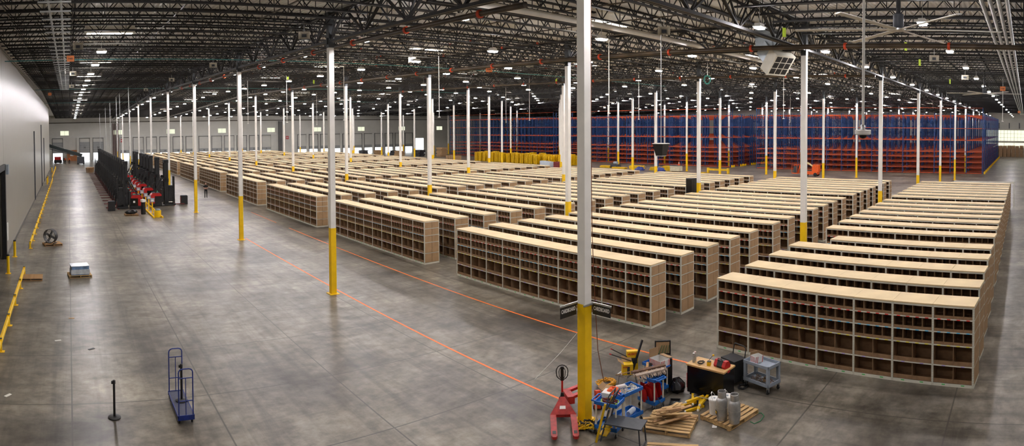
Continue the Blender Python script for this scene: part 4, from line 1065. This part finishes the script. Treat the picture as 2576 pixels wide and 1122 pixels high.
# brooms and mops laid over the carts
def broom(label, a, b, head, mh, w=.55):
    t = thing('broom', label, 'broom', (0, 0, 0)); a, b = Vector(a), Vector(b); d = (b-a).normalized(); n = Vector((-d.y, d.x, 0)).normalized()
    MB().tube([a, b], .013, 8).build('handle', mWoodDk, t, smooth=True)
    c = b; MB().bar(c-n*w/2, c+n*w/2, .07, .05).build('head_block', mWoodDk, t)
    bb = MB(); rn = random.Random(len(label))
    for k in range(46):
        p = c-n*w/2+n*w*(k/45); bb.bar(p+d*.03, p+d*(.1+rn.uniform(0, .04))+Vector((0, 0, -rn.uniform(.03, .09))), .022, .014)
    o = bb.build('bristles', mh, t); o['kind'] = 'stuff'
mMop = M('dusty_mop', (176, 158, 140), .95, var=.2, scale=20); mBris = M('dark_bristle', (34, 32, 30), .9)
broom('wide dark push broom laid across the two back carts', (1.45, .12, .7), (1.95, -.62, .93), None, mBris, .7)
def mop(label, p, q, r, mt):
    p, q = Vector(p), Vector(q); t = thing('dust_mop', label, 'mop', (0, 0, 0)); MB().bar(p, q, .12, .05).build('mop_back', mt, t)
    mb = MB(); rn = random.Random(int(p.x*100)); d = q-p; n = Vector((-d.y, d.x, 0)).normalized()
    for k in range(120):
        c = p+d*rn.random(); s = rn.choice((-1, 1)); mb.bar(c+n*s*.03, c+n*s*rn.uniform(.08, .15)-Vector((0, 0, rn.uniform(.05, .11))), .02, .012)
    o = mb.build('mop_strands', mMop, t); o['kind'] = 'stuff'
mop('long brown dust mop lying on the red scoop cart, farther one', (1.42, -.48, .93), (2.25, -1.02, 1.0), .1, M('brown_mop_back', (112, 84, 66), .95, var=.2, scale=12))
mop('long grey dust mop lying on the red scoop cart, nearer one', (1.3, -.7, .93), (2.05, -1.14, .98), .1, mMop)
# aluminium step bench with boxes and tools
t = thing('step_bench', 'small slatted aluminium step bench under the yellow tool boxes', 'bench', (2.36, .42, 0), R(8))
for k in range(6): MB().box(-.28, .28, -.17+k*.06, -.13+k*.06, .4, .43).build('slat', mAlu, t)
MB().box(-.29, .29, -.18, .18, .37, .4).build('frame', mAlu, t)
for sx in (-1, 1):
    for sy in (-1, 1): MB().bar((sx*.24, sy*.13, .37), (sx*.3, sy*.17, .0), .03).build('leg', mAlu, t)
mHY = M('yellow_carton', (240, 196, 26), .6, var=.08)
mRedTxt = M('red_print', (196, 30, 34), .6)
cr = R(-45)
t = thing('yellow_tool_box', 'tall yellow printed tool carton with red lettering on the bench', 'carton', (2.62, .42, .431), cr)
MB().box(-.17, .17, -.08, .08, 0, .56).build('carton', mHY, t); fit_text('HUSKY', .28, .075, mRedTxt, t, (0, -.083, .48), (math.pi/2, 0, 0)); MB().box(-.15, .15, -.084, -.08, .2, .36).build('print', mDkGrey, t)
t = thing('yellow_tool_box', 'open brown-topped yellow carton with red lettering nearer on the bench', 'carton', (2.28, .34, .431), cr)
MB().box(-.16, .16, -.13, .13, 0, .3).build('carton', mHY, t); fit_text('HUSKY', .15, .05, mRedTxt, t, (-.06, -.133, .23), (math.pi/2, 0, 0)); MB().cbox((-.2, 0, .36), (.2, .26, .01), 0, 0, .6).cbox((.0, .19, .36), (.3, .2, .01), 0, .6).build('flap', mCard, t); MB().box(-.02, .06, -.134, -.13, .02, .24).build('print', mDkGrey, t)
for k, (a, b, lb) in enumerate((((1.72, .5, 1.12), (2.5, .32, .72), 'black pry bar with red tip leaning on the open yellow carton, lower one'), ((1.92, .62, 1.18), (2.6, .45, .74), 'black pry bar with red tip leaning on the open yellow carton, upper one'))):
    t = thing('pry_bar', lb, 'pry bar', (0, 0, 0)); a, b = Vector(a), Vector(b); MB().tube([b, a], .014, 8).build('bar', mBlack, t, smooth=True); MB().tube([a, a+(a-b).normalized()*.06], .017, 8).build('tip', mRed, t, smooth=True)
t = thing('black_stick', 'tall dark broom stick standing up among the yellow cartons', 'stick', (2.48, .3, .44)); MB().bar((0, 0, 0), (.25, -.18, .9), .06, .05).build('stick', mBlack, t)
# striped box and open case on the rear cart
def striped(label, loc, rz, lx, ly, h, flaps):
    t = thing('striped_box', label, 'box', loc, rz)
    MB().box(-lx/2, lx/2, -ly/2, ly/2, 0, .01).box(-lx/2, lx/2, -ly/2, -ly/2+.01, 0, h).box(-lx/2, lx/2, ly/2-.01, ly/2, 0, h).box(-lx/2, -lx/2+.01, -ly/2, ly/2, 0, h).box(lx/2-.01, lx/2, -ly/2, ly/2, 0, h).build('carton', mPaperW, t)
    mb = MB(); n = int(lx/.05)
    for k in range(n):
        x = -lx/2+.01+k*lx/n
        if abs(x) < lx*.18: continue
        mb.add([(x, -ly/2-.001, 0), (x+.022, -ly/2-.001, 0), (x+.05, -ly/2-.001, h), (x+.028, -ly/2-.001, h)], [(0, 1, 2, 3)])
    n = int(ly/.05)
    for k in range(n):
        y = -ly/2+k*ly/n; mb.add([(-lx/2-.001, y, 0), (-lx/2-.001, y+.022, 0), (-lx/2-.001, min(y+.05, ly/2), h), (-lx/2-.001, y+.028, h)], [(3, 2, 1, 0)])
    mb.build('red_stripes', mRedTxt, t)['kind'] = 'stuff'
    for (c, d, rx, ry) in flaps: MB().cbox(c, d, 0, rx, ry).build('flap', mCard, t)
striped('red and white striped carton with open flaps on the rear blue cart', (2.48, -.68, .803), R(-12), .38, .46, .24, [((-.02, .23, .36), (.34, .01, .24), 0, 0), ((.26, 0, .25), (.16, .4, .01), 0, .1)])
t = thing('open_case', 'open black case with papers standing behind the rear blue cart', 'case', (3.05, -.42, 0), R(-50))
MB().box(-.25, .25, -.18, .18, .0, .85).build('lower_shell', mBlack, t); MB().box(-.24, .24, .15, .2, .86, 1.28).build('lid', mBlack, t); MB().box(-.2, .2, .14, .15, .9, 1.24).build('paper_lining', mCard, t)
for k in range(4): MB().bar((-.12+k*.09, .12, .9), (-.02+k*.07, .12, 1.15), .012).build('cable_tie', mGreen, t)
o = crumple(MB().lathe([(.25, 0), (.32, .1), (.3, .2), (.2, .3), (.08, .36), (.02, .37)], 13), .045, 5).build('rubbish_bag', MATS['black_bag'], None, (2.95, -.98, 0), smooth=True); o.scale = (.8, .7, 1); tag(o, 'crumpled black bag slumped beside the rear blue cart', 'bag')
t = thing('black_tray', 'black plastic tray lying on the floor right of the scoop cart', 'tray', (2.15, -1.42, 0), .5); tray(MB(), .4, .3, 0, .1).build('shell', mBlack, t); MB().box(-.17, .17, -.12, .12, .03, .06).build('insert', mBlkGloss, t)
# cables on the floor
t = coil(MB(), (0, 0), .12, .3, 0, 9, .012, 8, 1.2).build('yellow_cable_coil', mYRope, None, (2.1, 1.0, 0), smooth=True); tag(t, 'yellow extension cable coiled on the floor behind the front carts', 'cable')
t = coil(MB(), (0, 0), .1, .16, 0, 3, .01, 9, 1.2).build('yellow_cable_coil', mYRope, None, (1.25, 1.05, 0), smooth=True); tag(t, 'smaller yellow cable loop on the floor right of the column', 'cable')
t = thing('red_floor_tool', 'orange-red clamp tool lying between the column and the front carts', 'tool', (.85, .28, 0), .7)
MB().box(-.3, .3, -.09, .09, .05, .16).build('body', mRedFit, t); MB().cbox((.2, 0, .26), (.25, .14, .14), .2, .0, .3).build('jaw', mRedFit, t)
for s in (-1, 1): MB().lathe([(.05, -.02), (.05, .02)], 10, (-.2, s*.1, .05), 'Y').build('wheel', mRubber, t)
t = thing('brown_carton', 'small open brown carton on the floor behind the front carts', 'carton', (1.45, .35, 0), .3); MB().box(-.2, .2, -.16, .16, 0, .26).build('carton', mCard, t); MB().cbox((0, .22, .3), (.38, .14, .01), 0, .6).build('flap', mCard, t)
# straps at the column foot
st = thing('strap_pile', 'tangled black and yellow ratchet straps heaped at the column foot', 'straps', (-.25, -.36, 0))
rn = random.Random(21)
for k in range(16):
    p = Vector((rn.uniform(-.3, .2), rn.uniform(-.3, .25), .02)); pts = []
    for q in range(7): pts.append(p+Vector((rn.uniform(-.16, .16), rn.uniform(-.14, .14), rn.uniform(0, .14))))
    MB().tube(pts, .02, 5).build('strap', mYl if k % 2 else mBlack, st)
# hand truck platform at the bottom edge
t = thing('platform_step', 'dark grey rolling platform bench with yellow rails and hooped handles', 'platform', (-.26, -1.56, 0), R(-72))
MB().box(-.47, .47, -.26, .26, .5, .53).build('platform_top', mDkGrey, t)
for s in (-1, 1):
    MB().tube([(.4, s*.22, .5), (.44, s*.23, .0)], .02, 8).build('leg', mDkGrey, t, smooth=True)
    MB().bar((-.44, s*.24, 1.0), (-.68, s*.24, .02), .035, .05).build('rail', mYl, t); MB().bar((-.36, s*.2, .86), (-.58, s*.2, .05), .05, .03).build('strut', mDkGrey, t)
MB().tube([(.44, -.23, .02), (.44, .23, .02)], .018, 8).build('leg_bar', mDkGrey, t, smooth=True)
for k in range(2):
    MB().box(-.62+k*.08, -.42+k*.08, -.22, .22, .2+k*.18, .225+k*.18).build('tread', mYl, t)
    y = -.2 if k == 0 else .2
    MB().tube([(-.42, -.24+k*.06, .85), (-.36+k*.1, -.22, 1.18-k*.02), (-.33+k*.1, -.18, 1.24), (-.33+k*.1, .18, 1.24), (-.36+k*.1, .22, 1.18), (-.42, .24-k*.06, .85)], .016, 8).build('hoop_handle', mDkGrey, t, smooth=True)
# ------------------------------------------------------------------ pallets with scrap wood
c = gp(1688, 1072); pallet('wooden pallet covered with broken boards in the foreground', (c.x, c.y, 0), R(-72))
for k in range(16):
    o = MB().cbox((0, 0, .0), (random.uniform(.45, 1.0), .09, .018)).build('broken_board', mWood if k % 3 else mWoodDk, None, (c.x+random.uniform(-.22, .22), c.y+random.uniform(-.22, .22), .15+.021*k), (random.uniform(-.04, .04), random.uniform(-.03, .03), R(-30)+random.uniform(-.5, .5)))
    tag(o, 'broken pallet board, %s up in the scrap heap on the foreground pallet' % ORD[k+1], 'board', 'scrap boards')
c = gp(1688, 1158); pallet('wooden pallet cut off by the bottom edge of the picture', (c.x, c.y, 0), R(-62))
# workbench
t = thing('workbench', 'black rolling workbench with a maple wooden top', 'workbench', (3.12, -2.0, 0), R(-2))
MB().box(-.3, .3, -.6, .6, .12, .88).build('body', mBlkGloss, t); MB().box(-.32, .32, -.63, .63, .88, .925).build('wood_top', mMaple, t); MB().box(-.24, .24, .6, .66, .2, .62).build('red_side_box', mRed, t)
MB().box(-.12, .02, -.632, -.63, .84, .9).build('badge', mRed, t)
for sx in (-1, 1):
    for sy in (-1, 1): MB().lathe([(.055, -.02), (.06, 0), (.055, .02)], 12, (sx*.22, sy*.5, .06), 'X').bar((sx*.22, sy*.5, .06), (sx*.22, sy*.5, .12), .03).build('caster', mRubber, t)
zb = .926
for k, (x, y, lb, cm) in enumerate(((3.02, -1.5, 'silver spray can with grey cap on the workbench', mAlu), (3.14, -1.47, 'pale pink-capped spray can on the workbench', M('pink_can', (224, 200, 186), .4)))):
    t = thing('spray_can', lb, 'spray can', (x, y, zb)); MB().lathe([(.04, 0), (.042, .01), (.042, .2), (.033, .215)], 14).build('can', mAlu, t, smooth=True); MB().lathe([(.034, .215), (.034, .26), (.025, .265)], 12).build('cap', cm, t, smooth=True)
tag(coil(MB(), (0, 0), .07, .1, 0, 4, .009, 31, 1.2).build('black_cable_coil', mBlack, None, (3.06, -1.72, zb), smooth=True), 'black cable coiled on the workbench top', 'cable')
t = thing('battery_charger', 'yellow and black charger with cable on the workbench', 'charger', (3.05, -1.99, zb), .3); MB().box(-.07, .07, -.05, .05, 0, .1).build('body', mYl, t); MB().box(-.05, .05, -.052, .052, .1, .115).build('slot', mBlack, t)
MB().tube([(.05, .03, .03), (.16, .05, .06), (.28, .0, .12), (.3, -.05, .17)], .008, 6).build('cable', mBlack, t); MB().cbox((.3, -.06, .18), (.05, .05, .04)).build('plug', mYl, t)
t = thing('tool_bag', 'red and black fabric tool bag on the workbench', 'bag', (3.14, -2.36, zb), R(80))
MB().prism([(-.12, 0), (.12, 0), (.14, .06), (.06, .19), (-.06, .19), (-.14, .06)], -.2, .2, 'X').build('body', mRed, t); MB().prism([(-.125, .0), (.125, 0), (.145, .06), (.065, .195), (-.065, .195), (-.145, .06)], -.09, .09, 'X').build('black_panel', mBlack, t)
MB().tube([(-.1, .07, .16), (-.06, .1, .25), (.06, .1, .25), (.1, .07, .16)], .012, 6).build('handle', mBlack, t, smooth=True); MB().box(-.03, .03, -.135, -.128, .08, .12).build('badge', mRed, t)
# black hose cart behind the bench
t = thing('welder_cart', 'black wheeled welder cart with hooped handle behind the workbench', 'cart', (4.32, -2.12, 0), R(-20))
MB().box(-.25, .25, -.3, .3, .12, .75).build('case', mBlack, t); MB().box(-.255, -.25, -.22, .22, .4, .68).build('face_panel', mBlkGloss, t)
MB().tube([(.2, -.26, .7), (.26, -.26, 1.02), (.24, -.2, 1.08), (.24, .2, 1.08), (.26, .26, 1.02), (.2, .26, .7)], .016, 8).build('hoop_handle', mBlack, t, smooth=True)
for s in (-1, 1): MB().lathe([(.14, -.03), (.16, -.02), (.16, .02), (.14, .03)], 16, (.18, s*.33, .16), 'Y').build('wheel', mRubber, t, smooth=True)
MB().lathe([(.05, -.02), (.05, .0)], 12, (-.26, -.05, .55), 'X').lathe([(.05, -.02), (.05, .0)], 12, (-.26, .09, .55), 'X').build('gauge', mAlu, t, smooth=True)
tag(coil(MB(), (0, 0), .1, .16, 0, 4, .012, 41).build('welding_cable', mBlack, None, (4.1, -2.55, 0), smooth=True), 'black welding cable coiled on the floor beside the grey cart', 'cable')
# grey cart
t = thing('grey_utility_cart', 'grey plastic two-shelf utility cart in front of the shelving', 'cart', (4.33, -3.05, 0), R(75))
lx, ly = .96, .58
tray(MB(), lx, ly, .72, .09, .03).build('top_tray', mGreyPl, t); tray(MB(), lx, ly, .2, .1, .03).build('bottom_tray', mGreyPl, t)
for sx in (-1, 1):
    for sy in (-1, 1):
        x, y = sx*(lx/2-.05), sy*(ly/2-.05)
        MB().box(x-.045, x+.045, y-.04, y+.04, .3, .72).build('corner_post', mGreyPl, t)
        w = MB().lathe([(.06, -.02), (.068, -.012), (.068, .012), (.06, .02)], 14, (x, y, .068), 'X').build('caster', mRubber, t, smooth=True); MB().bar((x-.03, y, .07), (x-.03, y, .2), .01, .04).bar((x+.03, y, .07), (x+.03, y, .2), .01, .04).build('caster_fork', mGalv, w)
striped('small red and white striped open carton on the grey cart', (4.38, -2.86, .734), R(-28), .3, .24, .19, [((0, .13, .23), (.28, .01, .1), .3, 0)])
db = MB(); rn = random.Random(77)
for k in range(120): db.cbox((rn.uniform(-.4, .4), rn.uniform(-.22, .22), .01+rn.uniform(0, .02)), (rn.uniform(.02, .07), .03, .012), rn.uniform(0, 3), rn.uniform(-.5, .5))
o = db.build('debris', M('mixed_debris', (150, 130, 116), .8, var=.5, scale=30), None, (4.33, -3.05, .214), (0, 0, R(75))); tag(o, 'scattered brown debris on the lower shelf of the grey cart', 'debris', None, 'stuff')
t = thing('parts_box', 'small open brown parts box on the lower shelf of the grey cart', 'box', (4.3, -3.2, .25), .2); tray(MB(), .2, .14, 0, .08, .008).build('carton', mCard, t); MB().box(-.08, .08, -.05, .05, .012, .05).build('parts', mDkGrey, t)
# pallet with gas cylinders and buckets
PR = R(-11)
pallet('pale wooden pallet carrying two gas cylinders and white buckets', (2.3, -3.05, 0), PR)
def cylinder(label, loc, band):
    t = thing('gas_cylinder', label, 'gas cylinder', loc, 2.4)
    MB().lathe([(.13, 0), (.135, .02), (.13, .06), (.15, .1), (.155, .14), (.155, .46), (.145, .52), (.11, .57), (.1, .58)], 24).build('tank', mSilver, t, smooth=True)
    o = MB(); ring_pts = []
    c = ring(MB(), .1, .112, 0, .16, 0, 20); c.v = [(y, z, .57+x) for (x, y, z) in c.v]; c.build('collar', mSilver, t, smooth=True)
    MB().lathe([(.025, .57), (.025, .66)], 10).box(-.02, .06, -.012, .012, .63, .65).build('valve', M('brass', (150, 112, 60), .4, .6), t, smooth=True)
    c = ring(MB(), .153, .158, -.008, .008, 0, 24); c.v = [(y, z, .32+x) for (x, y, z) in c.v]; c.build('weld_band', mAlu, t, smooth=True)
    if band: MB().cbox((.155, .0, .2), (.006, .12, .1)).build('warning_plate', mBlack, t); MB().cbox((.159, 0, .2), (.003, .08, .05)).build('warning_label', mYl, t)
cylinder('silver gas cylinder with black warning plate, left of the two on the pallet', (1.87, -3.05, .132), True)
cylinder('silver gas cylinder, right of the two on the pallet', (1.86, -3.42, .132), False)
for (x, y, lb) in ((2.06, -2.72, 'white plastic bucket with wire handle, nearer one on the pallet'), (2.36, -2.95, 'white plastic bucket hidden behind the gas cylinders')):
    t = thing('bucket', lb, 'bucket', (x, y, .132), .3)
    MB().lathe([(.13, 0), (.15, .36), (.158, .36), (.158, .39), (.15, .4), (.03, .4)], 22).build('pail', mPaperW, t, smooth=True); MB().lathe([(.03, .4), (.03, .41)], 12).build('spout_cap', mGreyPl, t)
    h = MB().tube([(-.155, 0, .37), (-.12, .05, .48), (0, .08, .54), (.12, .05, .48), (.155, 0, .37)], .005, 6).build('wire_handle', mAlu, t); MB().tube([(-.05, .078, .535), (.05, .078, .535)], .012, 8).build('grip', mPaperW, h)
# yellow angle posts
rn = random.Random(4)
for k in range(8):
    a0 = rn.uniform(-.5, .5); x = 2.33+rn.uniform(-.2, .14); y = -1.72-.075*k+rn.uniform(-.05, .05)
    t = thing('yellow_angle_post', 'yellow steel post with black foot, %s from left in pile before the workbench' % ORD[k+1], 'post', (x, y, .045+.062*(k % 4)), R(180)+a0*1.3)
    MB().box(-.3, .3, -.035, .035, -.03, .03).build('tube', mYl, t); MB().box(-.32, -.3, -.038, .038, -.033, .033).build('end_cap', mBlack, t); MB().lathe([(.03, 0), (.035, .02), (.02, .04)], 10, (.3, 0, 0), 'X').build('white_knob', mPaperW, t, smooth=True)
tag(MB().tube([(2.85, -1.25, .03), (2.15, -2.5, .42)], .012, 8).build('metal_rod', mAlu, None, smooth=True), 'thin silver rod leaning over the yellow posts', 'rod')
tag(MB().tube([(2.3, -3.66, .01), (2.25, -3.8, .01), (2.45, -3.88, .01), (2.75, -3.85, .01), (2.86, -3.72, .012), (2.82, -3.6, .012)], .011, 8).build('green_hose', mGreen, None, smooth=True), 'green hose curving on the floor beside the cylinder pallet', 'hose')
tag(MB().box(-.08, .08, -.06, .06, 0, .003).build('paper_sheet', mPaperW, None, (1.66, -2.95, .003), (0, 0, .4)), 'white sheet of paper on the floor left of the cylinder pallet', 'paper')
for k, (px_, py_, lb) in enumerate(((180, 801, 'small brown and white scrap on the floor right of the guard rail'), (146, 857, 'white paper scrap on the open floor left of the stanchion'), (230, 878, 'small dark scrap on the open floor near the stanchion'), (20, 995, 'pale scrap on the floor at the far left edge'))):
    p = gp(px_, py_); tag(MB().box(-.12, .12, -.05, .05, 0, .012).build('floor_scrap', (mWoodDk, mPaperW, mBlack, mWhite)[k], None, (p.x, p.y, .002), (0, 0, .3*k)), lb, 'scrap')
a, b = gp(1452, 838), gp(1345, 955)
tag(MB().tube([(a.x, a.y, .01), ((a.x+b.x)/2+.1, (a.y+b.y)/2, .01), (b.x, b.y, .01)], .006, 5).build('string', mPaperW), 'thin pale string lying on the floor left of the nearest column', 'string')
pts = [atd(1487, 330, 16.2), atd(1488, 480, 16.3), atd(1490, 600, 16.5), atd(1497, 760, 16.9), atd(1504, 880, 17.4), Vector((1.75, .75, .03)), Vector((2.0, .95, .03))]
pts = [Vector((pts[0].x, pts[0].y, 11.3))]+pts
tag(MB().tube(pts, .011, 6).build('power_cord', M('brown_cord', (120, 70, 44), .7), smooth=True), 'brown power cord hanging from the roof beside the nearest column', 'cord')

# ------------------------------------------------------------------ things hung from the roof
def hang(x, y, d): return atd(x, y, d)
p = hang(2171, 330, 13.)
t = thing('dome_camera', 'white round dome camera hanging on a long white pole', 'camera', (p.x, p.y, p.z))
MB().lathe([(.15, -.08), (.17, -.06), (.17, .02), (.16, .03)], 26).build('housing', mWhite, t, smooth=True); MB().lathe([(.03, -.16), (.075, -.13), (.09, -.08)], 18).build('dome', mBlkGloss, t, smooth=True)
MB().lathe([(.03, .03), (.03, zr(p.y)-p.z-.01)], 12).build('pole', mWhite, t, smooth=True); MB().lathe([(.05, .03), (.05, .12), (.035, .14)], 12).build('pole_collar', mGalv, t, smooth=True)
p = hang(1663, 376, 27.)
t = thing('speaker_box', 'black tapered loudspeaker box hanging on a thin pole', 'speaker', (p.x, p.y, p.z), 0)
a, b = .27, .165
MB().add([(-b, -b, -.3), (b, -b, -.3), (b, b, -.3), (-b, b, -.3), (-a, -a, .25), (a, -a, .25), (a, a, .25), (-a, a, .25)], [(0, 3, 2, 1), (4, 5, 6, 7), (0, 1, 5, 4), (1, 2, 6, 5), (2, 3, 7, 6), (3, 0, 4, 7)]).build('cabinet', mBlack, t)
MB().box(-a-.01, a+.01, -a-.01, a+.01, .25, .28).build('top_plate', mWhite, t); MB().box(-b-.006, b+.006, -b-.006, b+.006, -.3, -.26).build('bottom_trim', mAlu, t)
MB().lathe([(.018, .28), (.018, zr(p.y)-p.z-.01)], 8).build('pole', mGalv, t, smooth=True)
# HVAC drop with turned-out diffuser
p = hang(1930, 110, 30.5); zb_ = hang(1930, 128, 30.5).z
t = thing('air_duct', 'galvanised air duct drop with a tilted square diffuser head', 'duct', (p.x, p.y, 0), 0)
MB().box(-.45, .45, -.45, .45, zb_+.1, zr(p.y)-.25).build('drop_duct', M('duct_sheet', (176, 186, 190), .35, .6, var=.15, scale=1.5), t)
mDuct = MATS['duct_sheet']
dv = Vector((-.27, -.66, -.58)).normalized()
MB().bar((0, 0, zb_+.15), Vector((0, 0, zb_))+dv*.75, .9, .8).build('elbow', mDuct, t)
hd = Vector((0, 0, zb_))+dv*.95
h = MB().bar(hd-dv*.25, hd+dv*.35, 1.3, 1.15).build('diffuser', mFrame, t)
e = hd+dv*.352; sx_ = dv.cross(Vector((0, 0, 1))).normalized(); sy_ = sx_.cross(dv).normalized()
for u in (-1, 0, 1):
    for v in (-1, 0, 1):
        c = e+sx_*u*.39+sy_*v*.34; MB().add([c-sx_*.17-sy_*.15, c+sx_*.17-sy_*.15, c+sx_*.17+sy_*.15, c-sx_*.17+sy_*.15], [(0, 1, 2, 3)]).build('louvre_opening', mBlack, h)
# big ceiling fans
def hvls(label, loc, r, a0):
    t = thing('ceiling_fan', label, 'fan', loc); z = zr(loc[1])-loc[2]
    MB().lathe([(.1, .0), (.16, .1), (.16, .45), (.08, .5)], 18).build('motor', mDkGrey, t, smooth=True); MB().lathe([(.07, .5), (.07, z-.1)], 10).build('drop_tube', mBlack, t, smooth=True); MB().lathe([(.26, -.03), (.26, .02)], 18).build('hub', mGalv, t, smooth=True)
    me = MB().prism([(-.09, -.012), (.0, -.022), (.1, -.005), (.1, .005), (.0, .022), (-.09, .008)], .24, r, 'X').mesh('blade', mWhite, True)
    for k in range(6): ob('blade', me, t, (0, 0, 0), (.12, 0, a0+k*math.pi/3))
hvls('large white six-blade ceiling fan near the right roof', (5.97, -6.7, 10.62), 3.1, R(42))
hvls('farther white six-blade ceiling fan under the right roof', (38., -7.1, 10.6), 3.1, R(40))
# horn loudspeakers, number boards, notes, pendant drops
def horn(p, k):
    t = thing('horn_speaker', 'small cream horn loudspeaker under the joists, %s from the left' % ORD[k], 'speaker', p, math.atan2(CAM.x-p[0], -(CAM.y-p[1])), 'horn loudspeakers')
    MB().add([(-.1, .12, -.07), (.1, .12, -.07), (.1, .12, .07), (-.1, .12, .07), (-.26, -.14, -.17), (.26, -.14, -.17), (.26, -.14, .17), (-.26, -.14, .17)], [(0, 1, 2, 3), (0, 4, 5, 1), (1, 5, 6, 2), (2, 6, 7, 3), (3, 7, 4, 0)]).build('flare', mPost, t)
    MB().add([(-.1, -.0, -.07), (.1, -.0, -.07), (.1, .0, .07), (-.1, .0, .07)], [(0, 1, 2, 3)]).build('throat', mDkGrey, t); MB().bar((0, .1, .05), (0, .1, .5), .03).build('bracket', mGalv, t)
HP = [(-11.3, 20.0), (-11.4, 37.4), (-11.4, 55.), (-2.14, 64.7), (-2.1, 46.), (-1.83, 30.6), (-1.45, 14.9), (9.1, 22.5), (9.2, 3.7), (17., 20.), (21., -5.5), (33., -6.)]
for k, (x, y) in enumerate(sorted(HP, key=lambda p_: bearing(*p_))): horn((x, y, zr(y)-1.2), k+1)
mNum = M('orange_board', (226, 130, 70), .6)
for k, (x, y, z, rz, lb) in enumerate(((-11.65, 25.2, 12.05, 0, 'orange 160 number board hung under the left roof bay'), (-14.2, 70., 12.9, 0, 'small orange number board hung far along the left wall'), (38., -8.6, 11.0, -math.pi/2, 'orange number board on a pole at the right under the roof'), (90, -9.4, 10.6, -math.pi/2, 'small orange number board far right under the roof'), (14.2, 21., 11.6, -.6, 'small orange board hung near the middle of the roof'))):
    t = thing('number_board', lb, 'sign', (x, y, z), rz); MB().box(-.22, .22, -.01, .01, -.18, .18).build('board', mNum, t); fit_text('160' if k < 2 else '130', .26, .1, mBlack, t, (0, -.012, 0), (math.pi/2, 0, 0)); MB().bar((0, 0, .18), (0, 0, zr(y)-z-.3), .015).build('hanger', mGalv, t)
mNote = M('lime_note', (196, 226, 60), .6)
for k, (x, y) in enumerate(sorted(((12.5, -.3), (17.6, -4.6), (25., -4.), (9.5, 46.), (14., 50.), (22., 40.), (32., 32.), (40., -4.), (3., 60.)), key=lambda p_: bearing(*p_))):
    tag(MB().cbox((0, 0, -.2), (.18, .01, .4)).build('lime_tag', mNote, None, (x, y, zr(y)-.8), (0, 0, -.6)), 'lime green paper tag dangling from the joists, %s from the left' % ORD[k+1], 'tag', 'lime tags')
DR = [(624, 229), (722, 218), (797, 262), (866, 194), (1105, 163), (1273, 250), (1332, 222), (1532, 118), (1607, 210), (1971, 197), (1988, 250), (2522, 210)]
for k, (x, yt) in enumerate(DR):
    d = FPX*4.5/(332-yt); p = atd(x, 300, d)
    t = thing('pendant_drop', 'thin white pendant pole ending in a small bar, %s from the left' % ORD[k+1], 'pendant', (p.x, p.y, 8.45), 0, 'thin pendant drops')
    MB().lathe([(.022, 0), (.022, zr(p.y)-8.45-.01)], 6).build('pole', mWhite, t, smooth=True); MB().cbox((0, 0, -.02), (.16, .16, .05), .7).build('end_bar', mWhite, t)
p = atd(1780, 200, 46.)
t = thing('hose_reel', 'teal hose coil hung from the roof beside a middle column', 'hose', (p.x, p.y, p.z), -.7)
c = coil(MB(), (0, 0), .25, .36, 0, 7, .035, 3, .8); c.v = [(x, z, y) for (x, y, z) in c.v]; c.build('coil', M('teal_hose', (50, 140, 130), .5), t, smooth=True)
MB().bar((0, .03, .3), (0, .03, zr(p.y)-p.z-.01), .04).build('hanger', mGalv, t)
# meshes of many small bars that cannot be told apart singly
_cc = {}
for o in bpy.data.objects:
    if o.type != 'MESH' or o.parent is None or 'kind' in o: continue
    me = o.data
    if me.name not in _cc:
        m_ = MB(); m_.v = [0]*len(me.vertices); m_.f = [tuple(p_.vertices) for p_ in me.polygons] if len(me.polygons) < 60000 else []
        nv = len(me.vertices); par = list(range(nv))
        def fnd(a):
            while par[a] != a: par[a] = par[par[a]]; a = par[a]
            return a
        for f_ in m_.f:
            r_ = fnd(f_[0])
            for i_ in f_[1:]: par[fnd(i_)] = r_
        _cc[me.name] = len({fnd(i_) for i_ in range(nv)}) if m_.f else 99
    if _cc[me.name] > 14: o['kind'] = 'stuff'
